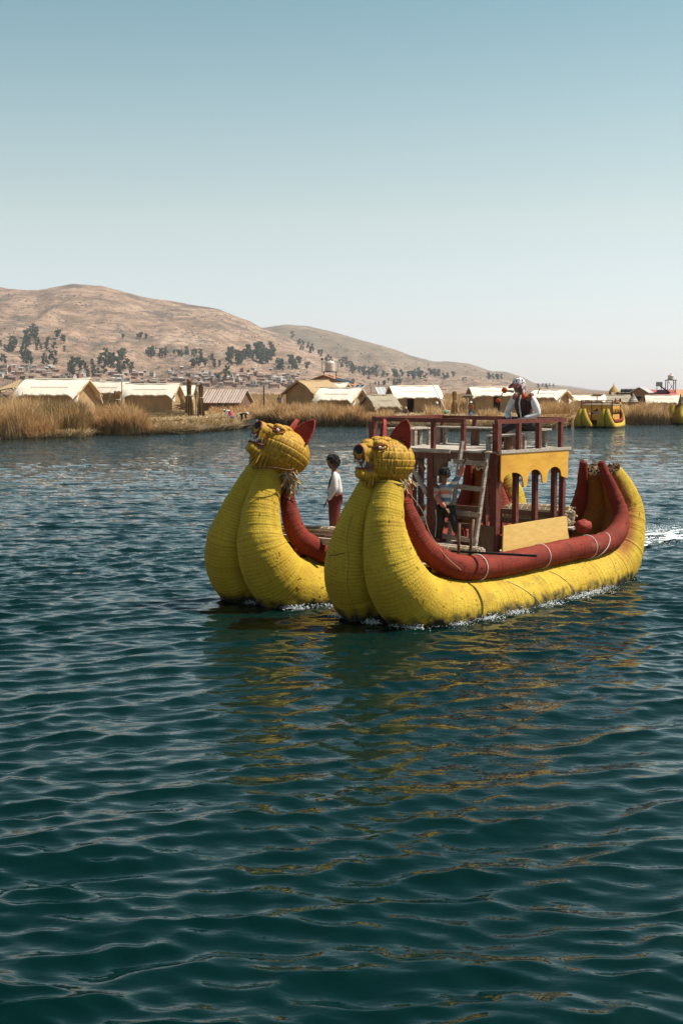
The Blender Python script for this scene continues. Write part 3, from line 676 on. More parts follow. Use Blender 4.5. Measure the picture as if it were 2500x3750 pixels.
hut('reed_hut', 'reed hut with a dark doorway directly behind the seated man', 121, 1720, 1905, 1417, 1448, 1511, R(5), 3.4, door=(.42, .57, .92), drape=.3)
hut('reed_hut', 'tan reed hut with an open right gable, right of the seated man', 135, 1972, 2082, 1428, 1455, 1486, R(-28), 4.6, drape=.6, over=.5)
hut('reed_hut', 'long low reed hut behind the moored yellow boat', 150, 2090, 2225, 1447, 1467, 1492, R(-8), 4, drape=.4)
hut('reed_hut', 'dull grey thatched hut right behind the moored boat cabin', 158, 2212, 2318, 1447, 1472, 1496, R(6), 4, roof='hutroof_old', drape=.3)
hut('reed_hut', 'cream roofed hut in front of the red roofed house', 150, 2376, 2500, 1448, 1474, 1498, R(-10), 4.2, drape=.4)
# reed hut seen from its gable end, with brown thatch
hut('reed_hut', 'brown gable ended reed hut leaning left of the water tank house', 127, 1088, 1202, 1393, 1440, 1500, R(48), 4.2, roof='thatch', drape=.5, over=.5)
hut('reed_hut', 'pale hut roof peeping out behind the brown gable ended hut', 140, 1180, 1275, 1402, 1432, 1490, R(-20), 3.6, drape=.3)

def gable_house(name, label, d, x0, x1, yr, ye, yg, yaw, depth, wall, roof, ridge_along=True, cat='house', windows=2, eaves=.35):
    c = at_y((x0 + x1) / 2, yg, d); L = (x1 - x0) / FPX * d; zr = at_y(x0, yr, d + depth / 2).z - c.z; ze = at_y(x0, ye, d).z - c.z
    root = empty(name, (c.x, d + depth / 2, c.z), yaw, label, cat); D2 = depth / 2
    wl = MB()
    if ridge_along:
        wl.box((0, 0, ze / 2 - .5), (L - .5, depth, ze + 1)); wl.prism([(-D2, ze), (D2, ze), (0, zr - .05)], (-L / 2 + .25, 0, 0), (0, 1, 0), (0, 0, 1), L - .5)
        for sy in (-1, 1):
            r = MB(); a = (0, 0, zr); b = (0, sy * (D2 + eaves), ze - eaves * (zr - ze) / D2)
            n = Vector((0, sy * (zr - ze), D2)).normalized() * .08
            P = [(-L / 2, 0, zr), (L / 2, 0, zr), (L / 2, b[1], b[2]), (-L / 2, b[1], b[2])]; P += [Vector(p) + n for p in P]
            r.add(P, [(0, 1, 2, 3), (7, 6, 5, 4), (0, 4, 5, 1), (1, 5, 6, 2), (2, 6, 7, 3), (3, 7, 4, 0)]); r.build('roof_sheet', M[roof], root)
    else:
        wl.box((0, 0, ze / 2 - .5), (L - .5, depth, ze + 1)); wl.prism([(-L / 2 + .25, ze), (L / 2 - .25, ze), (0, zr - .05)], (0, D2, 0), (1, 0, 0), (0, 0, 1), depth)
        for sx in (-1, 1):
            r = MB(); n = Vector((sx * (zr - ze), 0, L / 2)).normalized() * .12
            P = [(0, -D2 - .4, zr), (0, D2 + .4, zr), (sx * (L / 2 + .1), D2 + .4, ze - .1), (sx * (L / 2 + .1), -D2 - .4, ze - .1)]; P += [Vector(p) + n for p in P]
            r.add(P, [(0, 1, 2, 3), (7, 6, 5, 4), (0, 4, 5, 1), (1, 5, 6, 2), (2, 6, 7, 3), (3, 7, 4, 0)]); r.build('roof_sheet', M[roof], root)
    wl.build('wall', M[wall], root)
    for i in range(windows):
        x = -L / 2 + L * (i + .6) / (windows + .2)
        f = MB(); f.box((x, -D2 - .02, ze * .55), (.75, .10, .8)); fo = f.build('window', M['dark'], root)
        g = MB(); [g.bar((x + a, -D2 - .06, ze * .55 + b), (x + a2, -D2 - .06, ze * .55 + b2), .07, .07) for a, b, a2, b2 in ((-.42, -.44, .42, -.44), (-.42, .44, .42, .44), (-.4, -.4, -.4, .4), (.4, -.4, .4, .4))]; g.build('frame', M['rawwood'], fo)
    return root
def on_roof(root, x, y, z): return Matrix.Translation(root.location) @ Matrix.Rotation(root.rotation_euler.z, 4, 'Z') @ Vector((x, y, z))
gable_house('corrugated_shed', 'low shed with rusty striped corrugated roof beyond the reed workers', 133, 745, 905, 1428, 1470, 1505, R(-14), 4.2, 'log', 'corrugated_rust', True, 'shed', 1)
gable_house('brick_house', 'tan house with reddish roof edge under the cream water tank', 150, 1098, 1312, 1377, 1412, 1490, R(-12), 6, 'adobe', 'rustroof', False, windows=2)
gable_house('brick_house', 'brown brick house with a pale gable roof at right', 165, 2334, 2398, 1420, 1438, 1490, R(-20), 6, 'brickwall', 'tinroof', False, windows=1)
gable_house('red_roofed_house', 'house with a bright red metal roof at right', 170, 2386, 2482, 1429, 1454, 1490, 0, 5, 'palewall', 'redroof', True, windows=2)
gable_house('orange_roofed_house', 'house with an orange roof at the right edge of the picture', 176, 2476, 2560, 1428, 1452, 1490, R(4), 5, 'adobe', 'orangeroof', True, windows=1)

def water_tank(label, d, px, yt, yb, r, stand_y, name='water_tank'):
    b = at_y(px, yb, d); h = at_y(px, yt, d).z - b.z; zs = at_y(px, stand_y, d).z
    e = empty(name, (b.x, d, zs), 0, label, 'water tank'); z = b.z - zs
    prof = [(0, 0), (r, 0), (r, h * .25), (r * .97, h * .27), (r, h * .30), (r, h * .52), (r * .97, h * .54), (r, h * .57), (r, h * .74), (r * .8, h * .86), (r * .32, h * .93), (r * .3, h), (0, h)]
    MB().lathe(prof, (0, 0, z + .06), 18).build('tank', M['tank'], e, smooth=False)
    MB().lathe([(0, 0), (r * .3, 0), (r * .3, .06), (0, .07)], (0, 0, z + h + .065), 12).build('lid', M['rawwood'], e)
    MB().box((0, 0, z), (2 * r + .5, 2 * r + .5, .1)).build('platform', M['metal'], e)
    for sx in (-1, 1):
        for sy in (-1, 1):
            MB().bar((sx * (r + .15), sy * (r + .15), 0), (sx * (r + .12), sy * (r + .12), z), .09, .09).build('leg', M['metal'], e)
    return e, z, r
t1, z1, r1 = water_tank('cream plastic water tank on a short stand above the tan house', 152, 1208, 1320, 1362, .62, 1384)
MB().bar((-.95, -.6, z1 - .2), (-.95, -.6, z1 + 1.7), .06, .06).build('pipe', M['metal'], t1); MB().bar((.95, .6, z1), (.95, .6, z1 + 1.5), .04, .04).build('pipe', M['metal'], t1)
MB().box((-.95, -.6, z1 + 1.55), (.3, .2, .22)).build('float_box', M['metal'], t1)
t2, z2, r2 = water_tank('cream water tank on a tall braced tower at far right', 172, 2454, 1372, 1392, .42, 1440, 'water_tower')
for sx in (-1, 1):
    MB().bar((sx * .57, -.57, .1), (-sx * .57, -.57, z2 - .1), .05, .05).build('brace', M['metal'], t2)
s_ = MB(); s_.bar((-1.6, -.8, .95), (-.3, -.8, .05), .8, .08); s_.build('stair', M['metal'], t2); MB().box((-1.8, -.8, 1.25), (.7, .8, .6)).build('landing_box', M['greyboard'], t2)
for k, x in enumerate((-2.1, -1.5)): MB().bar((x, -.8, 0), (x, -.8, .95), .07, .07).build('leg', M['metal'], t2)

def solar(label, P, w_, h_, tilt, yaw, pole):
    e = empty('solar_panel', P, yaw, label, 'solar panel')
    Mx = Euler((tilt, 0, 0)).to_matrix()
    pn = MB(); pn.box((0, 0, pole), (w_, h_, .04), Mx); po = pn.build('panel', M['solar'], e)
    f = MB(); hw_, hh_ = w_ / 2, h_ / 2; off = Vector((0, 0, pole))
    for a, b in (((-hw_, -hh_), (hw_, -hh_)), ((hw_, -hh_), (hw_, hh_)), ((hw_, hh_), (-hw_, hh_)), ((-hw_, hh_), (-hw_, -hh_)), ((0, -hh_), (0, hh_))):
        f.bar(Mx @ Vector((*a, .012)) + off, Mx @ Vector((*b, .012)) + off, .05, .06)
    f.build('frame', M['solarframe'], e); MB().bar((0, 0, -.6), (0, 0, pole), .07, .07).build('pole', M['rawwood'], e)
solar('white framed solar panel tilted beside the roof right of the water tank', at_y(1314, 1440, 126), 1.1, .8, R(28), R(-35), .65)
solar('white framed solar panel standing steeply behind the small grey hut', at_y(1395, 1462, 125), 1.15, .9, R(52), R(38), .85)
solar('dark solar panel on a pole left of the doorway hut behind the man', at_y(1708, 1490, 118), .95, .7, R(-18), R(24), 1.0)
solar('wooden topped solar panel on a tall post between two pale huts', at_y(448, 1490, 112), 1.55, .5, R(6), R(2), 2.35)
solar('dark solar panel on a pole above the reeds behind the moored boat', at_y(2184, 1480, 146), 1.3, .8, R(-20), R(20), 1.05)
rh = at_y(1240, 1394, 149)
for k in range(2):
    p = at_y(1246 + k * 32, 1392 + k * 7, 148.5); e = empty('roof_solar_panel', p, 0, ('left', 'right')[k] + ' dark solar panel lying on the tan house roof', 'solar panel')
    MB().box((0, 0, .05), (1.25, 1.0, .05), Euler((R(18), R(13), 0)).to_matrix()).build('panel', M['solar'], e); MB().bar((-.6, .1, .0), (.6, .1, -.25), .05, .05).build('rail', M['solarframe'], e)

# gold domed tower and platform building, striped grey cone roof
p = at_y(2245, 1456, 168); e = empty('domed_tower', p, 0, 'lookout with a golden pointed thatch dome behind the moored boat', 'tower'); k_ = 168 / FPX
MB().lathe([(19 * k_, 20 * k_), (17 * k_, 24 * k_), (12 * k_, 32 * k_), (6 * k_, 39 * k_), (2 * k_, 44 * k_), (.6 * k_, 52 * k_), (0, 53 * k_)], n=16).build('dome_roof', M['goldthatch'], e)
for x, y in ((-14, -8), (14, -8), (14, 8), (-14, 8)): MB().bar((x * k_, y * k_, -.5), (x * k_, y * k_, 21 * k_), .14, .14).build('post', M['log'], e)
MB().box((0, 0, 5 * k_), (32 * k_, 20 * k_, 9 * k_)).build('wall', M['brownboard'], e)
p = at_y(2296, 1460, 172); e = empty('terrace_building', p, 0, 'flat roofed terrace building with dark railing behind the moored boat', 'building'); k_ = 172 / FPX
MB().box((0, 0, 9 * k_), (68 * k_, 3, 22 * k_)).build('wall', M['brickwall'], e); MB().box((0, 0, 21 * k_), (72 * k_, 3.4, 2 * k_)).build('roof_slab', M['greyboard'], e)
for k in range(5): MB().bar(((-34 + 17 * k) * k_, -1.6, 22 * k_), ((-34 + 17 * k) * k_, -1.6, 34 * k_), .1, .1).build('railing_post', M['metal'], e)
MB().box((0, -1.6, 28 * k_), (68 * k_, .05, 9 * k_)).build('railing_panel', M['metal'], e); MB().bar((-34 * k_, -1.6, 34.5 * k_), (34 * k_, -1.6, 34.5 * k_), .1, .1).build('handrail', M['metal'], e)
for k in range(3): MB().box(((-22 + 22 * k) * k_, -1.52, 10 * k_), (8 * k_, .1, 10 * k_)).build('window', M['dark'], e)
p = at_y(2316, 1482, 150); e = empty('conical_hut', p, 0, 'small hut with a tiered grey and white cone roof', 'hut'); k_ = 150 / FPX
for k in range(5): MB().lathe([((20 - 4 * k) * k_, (11 + 6 * k) * k_), ((13 - 3.2 * k if k < 4 else 0) * k_, (18.5 + 6 * k) * k_)], n=14).build('roof_tier', M['grey_stripe_thatch' if k % 2 else 'hutroof_old'], e)
MB().lathe([(13 * k_, -.5), (13 * k_, 12 * k_)], n=12).build('wall', M['brownboard'], e)

# poles, masts, bundles
def pole(label, pts, rad, m, d, cross=None, name='pole', cat='pole'):
    P = [at_y(x, y, d) for x, y in pts]; e = empty(name, P[0], 0, label, cat)
    mb = MB(); mb.tube([q - P[0] for q in P], rad, 7); mb.build('shaft', M[m], e)
    if cross: a, b = [at_y(x, y, d) - P[0] for x, y in cross]; MB().bar(a, b, .06, .06).build('crossbar', M[m], e)
pole('pale slanting mast pole between the doorway hut and the standing bundle', [(1642, 1524), (1610, 1462), (1580, 1402)], .04, 'white', 109)
pole('dark upright post standing in the reeds left of the brown gable ended hut', [(966, 1500), (966, 1412)], .07, 'metal', 128)
pole('thin bare stick beside the small grey hut', [(1360, 1470), (1355, 1402)], .03, 'metal', 128)
pole('dark post with a crossbar right of the doorway hut with the mast', [(1611, 1500), (1612, 1425)], .06, 'metal', 124, ((1585, 1427), (1634, 1427)), 'cross_post')
pole('slim rail frame pole between the two standing reed bundles', [(718, 1530), (719, 1408)], .05, 'rawwood', 105, ((700, 1400), (738, 1418)), 'drying_frame')
pole('short dark prow stick behind the right shoulder of the man', [(1966, 1444), (1976, 1420)], .05, 'metal', 122)
def standing_bundle(label, d, x, yb, yt, wb, green=True, lean=0, name='reed_bundle'):
    b = at_y(x, yb, d); h = at_y(x, yt, d).z - b.z; e = empty(name, b, 0, label, 'reed bundle'); r0 = wb / FPX * d / 2
    rr = random.Random(int(x)); mb = MB(); m2 = MB()
    for k in range(110):
        a = rr.uniform(0, 6.28); q = math.sqrt(rr.random()); top = h * rr.uniform(.9, 1.04)
        ra, rw, rt = r0 * q, r0 * .42 * q, r0 * .46 * q * rr.uniform(.8, 1.5)
        ca, sa = math.cos(a), math.sin(a); ln = lean * h
        tgt = mb if k % 3 else m2
        tgt.tube([(ca * ra, sa * ra, -.05), (ca * (ra * .55 + rw * .5) + ln * .4, sa * (ra * .55 + rw * .5), h * .38), (ca * rw + ln * .66, sa * rw, h * .62), (ca * rt + ln, sa * rt, top)], [.035, .035, .03, .02], 4, False)
    o = mb.build('stalks', M['reedgreen' if green else 'reedstalk'], e); tag(o, kind='stuff')
    o = m2.build('stalks', M['reedstalk'], e); tag(o, kind='stuff')
    t = MB(); t.tube([(math.cos(a / 8 * 6.283) * r0 * .5 + lean * h * .64, math.sin(a / 8 * 6.283) * r0 * .5, h * .62) for a in range(9)], .03, 5, False); t.build('tie', M['rope'], e)
standing_bundle('left and taller of the two upright green bottomed reed bundles', 104, 694, 1531, 1397, 36)
standing_bundle('right and shorter of the two upright green bottomed reed bundles', 104, 736, 1531, 1410, 32)
standing_bundle('tan upright reed bundle right of the slanting mast', 112, 1662, 1522, 1436, 28, False)
standing_bundle('brown tied reed bundle propped against the post between two huts', 96, 428, 1510, 1434, 46, False, .05)
standing_bundle('brown reed bundle leaning far over towards the water', 93, 352, 1562, 1440, 30, False, .42)
for k, (x, y, dd, nm) in enumerate([(672, 1500, 112, 'pile of loose brown reeds beside the plain walled hut'), (640, 1520, 104, 'flat heap of pale cut reeds on the bank'), (1770, 1518, 108, 'low heap of reeds left of the woman in orange'), (570, 1528, 100, 'spread heap of cut reeds below the plain walled hut')]):
    e = empty('reed_heap', at_y(x, y, dd), 0, nm, 'reed heap'); mb = MB(); rr = random.Random(k)
    for i in range(130):
        a = rr.uniform(-.5, .5); px_, py_, pz_ = rr.gauss(0, (.3, .55)[k > 0]), rr.gauss(0, .3), abs(rr.gauss(0, (.28, .15)[k > 0])); l_ = rr.uniform(.2, .6) * (.7, 1)[k > 0]
        mb.bar((px_ - l_ * math.cos(a), py_ - l_ * math.sin(a) * .4, pz_), (px_ + l_ * math.cos(a), py_ + l_ * math.sin(a) * .4, pz_ + rr.uniform(-.15, .2)), .04, .03)
    tag(mb.build('stalks', M['mound' if k == 0 else 'straw'], e), kind='stuff')
# lean-to frame at the far left edge
P0 = at_y(30, 1460, 88); e = empty('lean_to_frame', P0, 0, 'open lean-to of poles with a slatted reed roof at the far left edge', 'lean-to')
for i in range(9):
    a = at_y(-30 + i * 11, 1450 - i * 3.5, 88) - P0; b = at_y(0 + i * 9, 1424 - i * 4, 91) - P0
    MB().bar(a, b, .12, .05).build('roof_slat', M['thatch'], e)
for a, b in (((0, 1430), (48, 1421)), ((0, 1452), (36, 1448)), ((0, 1434), (34, 1460)), ((44, 1422), (52, 1430)), ((2, 1430), (2, 1500))):
    q0, q1 = at_y(*a, 87.5) - P0, at_y(*b, 87.5) - P0; MB().bar(q0, q1, .09, .09).build('frame_pole', M['greyplank'], e)

# ------------------------------------------------------------------ reed boats
def bundle(name, path, rad, m, parent, ring=.047, seg=40, ds=.0118, amp=.0055, seed=0, endcap=None, lump=.02):
    """swept reed bundle with a raised cord every `ring` metres; path in boat space"""
    P = np.array(path, float); rad = np.array(rad, float)
    d = np.concatenate([[0], np.cumsum(np.linalg.norm(np.diff(P, axis=0), axis=1))]); n = int(d[-1] / ds) + 1
    s = np.linspace(0, d[-1], n); Q = np.stack([np.interp(s, d, P[:, k]) for k in range(3)], 1); r = np.interp(s, d, rad)
    for _ in range(3): Q[1:-1] = (Q[:-2] + 2 * Q[1:-1] + Q[2:]) / 4; 
    T = np.gradient(Q, axis=0); T /= np.linalg.norm(T, axis=1)[:, None]
    e = np.array([0, 1., 0]); E1 = np.zeros_like(Q)
    for i in range(n):
        e = e - T[i] * (e @ T[i]); e /= np.linalg.norm(e); E1[i] = e
    E2 = np.cross(T, E1); th = np.linspace(0, 2 * np.pi, seg, endpoint=False)
    rg = np.random.default_rng(seed + 3)
    k = np.floor(s / ring).astype(int); off = rg.normal(0, .0022, k.max() + 2)[k]
    prof = amp * (np.abs(np.sin(np.pi * s / ring)) ** .7 - .6) + off
    TH, SS = np.meshgrid(th, s)
    lum = lump * (fbm(SS * 1.1 + seed, 4 * np.cos(TH), 3, seed) + fbm(SS * 1.1, 4 * np.sin(TH) + 9, 3, seed + 4))
    tuft = .006 * (vnoise(SS / ring * .5, TH * seg / 3.5, seed + 8) - .5)
    rr = r[:, None] + prof[:, None] + (lum + tuft) * np.clip(r / .3, .3, 1)[:, None]
    V = Q[:, None] + rr[..., None] * (np.cos(TH)[..., None] * E1[:, None] + np.sin(TH)[..., None] * E2[:, None])
    V = V.reshape(-1, 3); F = grid_faces(n, seg, True)
    uv = np.stack([SS, TH * .4], -1).reshape(-1, 2)
    o = link(name, np_mesh(name, V, F, m, True, uv), parent)
    straw_end = endcap == 2
    if seg > 35 or (seg > 25 and endcap):
        fr = MB(); rr_ = random.Random(seed + 77)
        for _ in range(420 if seg > 35 else 90):
            i = rr_.randrange(4, n - 4); j = rr_.randrange(seg); v_ = V[i * seg + j]; o_ = v_ - Q[i]; o_ /= np.linalg.norm(o_)
            if v_[2] < .06: continue
            d_ = T[i] * rr_.choice((1, 1, -1)) * rr_.uniform(.02, .075) + o_ * rr_.uniform(.004, .022) + np.array([0, 0, -.012]); fr.bar(v_ - o_ * .004, v_ + d_, .008, .005)
        tag(fr.build('loose_reeds', m, o), kind='stuff')
    for end, idx, sg in ((0, 0, -1), (1, n - 1, 1)):
        mb = MB(); rr_ = random.Random(seed + end)
        c = Q[idx]; t = T[idx] * sg
        ring_ = [c + (np.cos(a) * E1[idx] + np.sin(a) * E2[idx]) * r[idx] * .97 for a in np.linspace(0, 6.283, 16, endpoint=False)]
        mb.add([tuple(c + t * .03)] + [tuple(q) for q in ring_], [(0, 1 + i, 1 + (i + 1) % 16) if sg < 0 else (0, 1 + (i + 1) % 16, 1 + i) for i in range(16)])
        if straw_end and end == 1:
            for _ in range(110):
                a, q = rr_.uniform(0, 6.28), r[idx] * math.sqrt(rr_.random()); p = c + (math.cos(a) * E1[idx] + math.sin(a) * E2[idx]) * q
                l_ = rr_.uniform(.01, .055); d_ = t + np.array([rr_.gauss(0, .25) for _ in range(3)])
                mb.bar(p, p + d_ * l_, .024, .02)
        mb.build('cut_end', M['thatch_dark'] if straw_end else m, o)
    return o
KY = [(.15, 1.86, .185, .165), (-.05, 1.30, .285, .255), (.02, .70, .41, .375), (.40, .27, .47, .44), (1.1, .05, .50, .48), (2.17, -.03, .51, .50), (3.6, -.01, .50, .49), (4.9, .04, .46, .45), (5.95, .28, .42, .40), (6.46, 1.0, .345, .30), (6.36, 1.50, .265, .225), (6.16, 1.82, .18, .16)]
KR = [(.50, .17, 1.86, .085), (.41, .22, 1.62, .10), (.43, .33, 1.37, .125), (.54, .43, 1.1, .15), (.78, .52, .88, .165), (1.21, .58, .71, .178), (2.1, .60, .645, .18), (3.2, .60, .66, .18), (4.4, .57, .67, .18), (5.25, .56, .67, .18), (5.82, .52, .82, .17), (6.06, .43, 1.10, .14), (6.04, .32, 1.43, .11), (5.90, .22, 1.78, .08), (5.83, .17, 1.98, .06)]
def hull(root, vc, sc, my, mr, seg, ds, ring, seed, wob=0, endcap=True, du=0):
    ky = spline(KY, 14) * sc; kr = spline(KR, 14) * sc
    for k_ in (ky, kr): z_ = 1 if k_ is ky else 2; lf = np.clip((k_[:, z_] / sc - 1.0) / .86, 0, 1) * (k_[:, 0] < 2 * sc); k_[:, z_] += wob * lf; k_[:, 0] += (wob * .35 if wob < .1 else .26) * lf + du; k_[:, 3 if k_ is ky else 1] *= 1 - (wob * 1.4 if k_ is ky else 0) * lf
    for sg in (-1, 1):
        p = np.stack([ky[:, 0], -(vc + sg * ky[:, 3]), ky[:, 1]], 1)
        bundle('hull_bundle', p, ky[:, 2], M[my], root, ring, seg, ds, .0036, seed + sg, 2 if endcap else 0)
        p = np.stack([kr[:, 0], -(vc + sg * kr[:, 1]), kr[:, 2]], 1)
        bundle('gunwale_roll', p, kr[:, 3], M[mr], root, ring * .8, max(10, seg * 2 // 3), ds, .0045, seed + 20 + sg, endcap, .012)
BO = Vector((-.41, 17.45, 0)); BA = R(48.5); BS = 2.25
boat = empty('reed_catamaran', BO, BA, 'big twin hulled yellow reed boat with two animal heads crossing the blue lake', 'boat')
BM = Matrix.Translation(BO) @ Matrix.Rotation(BA, 4, 'Z')
def b(u, v, z): return Vector((u, -v, z))
def W(u, v, z): return BM @ b(u, v, z)
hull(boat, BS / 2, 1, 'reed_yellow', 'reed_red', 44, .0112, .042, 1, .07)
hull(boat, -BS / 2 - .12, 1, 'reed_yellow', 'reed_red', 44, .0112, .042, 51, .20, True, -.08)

def animal_head(root, P, yaw, pitch, sc=1, detail=True, seed=0):
    """carved head; local x is the muzzle, y left, z up"""
    mb = MB(); rr = random.Random(seed)
    grooves = [(-.55, 1), (-.22, 1), (.10, 1), (.42, 1), (.70, 1)]
    jit = [rr.gauss(0, .009) for _ in range(400)]
    def fn(q):
        th = math.atan2(q.y, q.x); k = int((th + math.pi) / 6.2832 * 150) % 150
        band = sum(1 for g, _ in grooves if q.z > g)
        g = 1 + .008 * abs(math.sin(th * 75)) + jit[(k + band * 61) % 400]
        for gz, _ in grooves: g -= .026 * math.exp(-((q.z - gz) / .022) ** 2)
        nxt = [gz for gz, _ in grooves if gz > q.z]
        if nxt: g += .018 * max(0, 1 - (nxt[0] - q.z) / .25)      # each tier flares over the cord below
        if q.x > 0: g *= 1 + .03 * q.x
        return g
    n, m = (300, 90) if detail else (28, 16)
    mb.ell((0, 0, 0), (.385, .365, .32), n, m, None, fn)
    h = mb.build('animal_head', M['head_reed'], root, smooth=True)
    h.matrix_basis = Matrix.Translation(P) @ Matrix.Rotation(yaw, 4, 'Z') @ Matrix.Rotation(-pitch, 4, 'Y') @ Matrix.Scale(sc, 4)
    def sub(name, mbx, mt, smooth=True): return mbx.build(name, M[mt], h, smooth)
    def ribtube(path, rad, n_=28):
        K = spline(path, 14); rads = np.interp(np.linspace(0, 1, len(K)), np.linspace(0, 1, len(rad)), rad)
        x = MB(); x.tube([tuple(k) for k in K], [r_ * (1 + .02 * math.sin(i * 1.9)) for i, r_ in enumerate(rads)], n_); return x
    # upper muzzle, lower jaw, brow
    sub('muzzle', ribtube([(.20, 0, .10), (.34, 0, .11), (.44, 0, .11), (.535, 0, .108)], [.165, .135, .115, .104]), 'head_reed')
    sub('lower_jaw', ribtube([(.10, 0, -.17), (.30, 0, -.18), (.43, 0, -.18), (.53, 0, -.17)], [.15, .125, .092, .072]), 'head_reed')
    br = MB()
    for s in (-1, 1):
        br.ell((.25, s * .115, .235), (.12, .085, .060), 16, 12); br.ell((.36, s * .065, .195), (.10, .055, .045), 14, 10); br.ell((.13, s * .08, .285), (.11, .08, .05), 14, 10)
    sub('brow', br, 'head_reed')
    nz = MB(); nz.tube([(.533, .102 * math.cos(a), .108 + .098 * math.sin(a)) for a in np.linspace(0, 6.2832, 17)], .013, 6, False); sub('nose_rim', nz, 'lip_red')
    nd = MB(); nd.ell((.533, 0, .140), (.012, .082, .058), 18, 10); sub('nostril', nd, 'black')
    mo = MB(); mo.prism([(.20, -.15), (.42, -.15), (.44, .04), (.20, .06)], (0, .10, 0), (1, 0, 0), (0, 0, 1), .20); sub('mouth_lining', mo, 'mouth', False)
    lp = MB()
    for s in (-1, 1): lp.tube([(.36, s * .118, -.02), (.37, s * .118, -.08), (.44, s * .095, -.10), (.525, s * .06, -.108)], .012, 6); lp.tube([(.36, s * .118, -.02), (.38, s * .122, .02), (.45, s * .10, .02), (.53, s * .065, .015)], .009, 6)
    lp.tube([(.525, .06, -.108), (.555, 0, -.108), (.525, -.06, -.108)], .012, 6); sub('lip', lp, 'lip_red')
    def tooth(x, y, z, l, r_): t = MB(); t.tube([(x, y, z), (x + .006, y, z - l * .6), (x, y, z - l)], [r_, r_ * .7, .002], 6); return t
    for s in (-1, 1):
        sub('fang', tooth(.48, s * .08, .02, .10, .015), 'white'); sub('fang', tooth(.49, s * .058, -.10, -.07, .013), 'white')
        for i in range(3): sub('tooth', tooth(.525 - .0 * i, s * (.014 + .02 * i), .025, .045, .010), 'white'); sub('tooth', tooth(.52, s * (.012 + .016 * i), -.105, -.035, .008), 'white')
        ey = MB(); ey.ell((.322, s * .190, .185), (.030, .018, .020), 14, 10); eo = sub('eye', ey, 'white')
        pu = MB(); pu.ell((.334, s * .203, .185), (.006, .006, .007), 8, 6); pu.build('pupil', M['black'], eo if False else h, True)
        ld = MB(); A = np.linspace(0, 6.2832, 21); ld.tube([(.318 + .072 * math.cos(a), s * (.196 - .052 * math.cos(a)), .185 + .030 * math.sin(a) * (1 - .35 * math.cos(a)) - .012 * math.cos(a)) for a in A], .010, 6, False); sub('eyelid', ld, 'lip_red')
        # ear: concave reed leaf with thickness and a rim
        nu, nv = 13, 15; PV = []
        for j in range(nv):
            t = j / (nv - 1); wd = .150 * (1 - t ** 1.7) ** .75 + .004
            for i in range(nu):
                a = -1 + 2 * i / (nu - 1)
                PV.append(Vector((-.075 * (1 - a * a) * (1 - t * .6) + .004 * math.sin(t * 60), a * wd, t * .36)))
        F1 = [(j * nu + i, j * nu + i + 1, (j + 1) * nu + i + 1, (j + 1) * nu + i) for j in range(nv - 1) for i in range(nu - 1)]
        Er = Matrix.Translation((-.02, s * .185, .225)) @ Matrix.Rotation(s * R(34), 4, 'Z') @ Matrix.Rotation(-s * R(14), 4, 'X') @ Matrix.Rotation(R(-6), 4, 'Y')
        e = MB(); A1 = [Er @ q for q in PV]; A2 = [Er @ (q + Vector((-.022, 0, 0))) for q in PV]
        e.add(A1, F1); e.add(A2, [f[::-1] for f in F1])
        rimi = [j * nu for j in range(nv)] + [(nv - 1) * nu + i for i in range(nu)] + [j * nu + nu - 1 for j in range(nv - 1, -1, -1)]
        eo = sub('ear', e, 'ear_red')
        rm = MB(); rm.tube([(A1[i] + A2[i]) / 2 for i in rimi], .013, 6); rm.build('ear_rim', M['ear_red'], h, True)
    # loose reeds on the muzzle and under the chin
    fr = MB()
    for k in range(90):
        a = rr.uniform(-1, 1); x = rr.uniform(.18, .38); y = a * .13; z = -.27
        fr.bar((x, y, z + .06), (x + rr.gauss(.01, .02), y + rr.gauss(0, .015), z - rr.uniform(.02, .11)), .012, .008)
    for k in range(30):
        s = 1 if k % 2 else -1; x = rr.uniform(.44, .53)
        fr.bar((x, s * .098, .09), (x - rr.uniform(.0, .05), s * (.108 + rr.uniform(0, .012)), .0 - rr.uniform(0, .05)), .008, .006)
    tag(sub('chin_straw', fr, 'head_reed', False), kind='stuff')
    return h
for vc, yaw, pit, dx, dz in ((BS / 2, R(180 + 41), R(3), .30, 2.235), (-BS / 2 + .13, R(180 + 34), R(29), .42, 2.28)):
    animal_head(boat, b(dx, vc, dz), yaw - BA, pit, 1.0 if vc > 0 else 1.07, True, int(vc * 10))
    rr = random.Random(int(vc * 10)); mb = MB()
    for k in range(150):            # binding straw hanging where the head is tied on
        a = rr.uniform(-1.9, 1.9); r0 = rr.uniform(.10, .26); long_ = vc < 0 and abs(a + .5) < .7
        p = b(.30 + math.cos(a) * r0 * 1.0, vc - math.sin(a) * r0 * 1.3, 1.97 + rr.uniform(-.05, .05))
        d = Vector((rr.gauss(.05, .08), rr.gauss(0, .08), -rr.uniform(.06, .16) * (2.3 if long_ else 1))); mb.bar(p, p + d, .016, .010)
    tag(mb.build('neck_straw', M['straw'], boat), kind='stuff')
    t = MB(); t.tube([b(.20 + .25 * math.cos(a), vc + .36 * math.sin(a), (1.95 if vc > 0 else 2.06) + .02 * math.sin(3 * a)) for a in np.linspace(0, 6.2832, 25)], .008, 6, False); t.build('neck_rope', M['log'], boat, True)

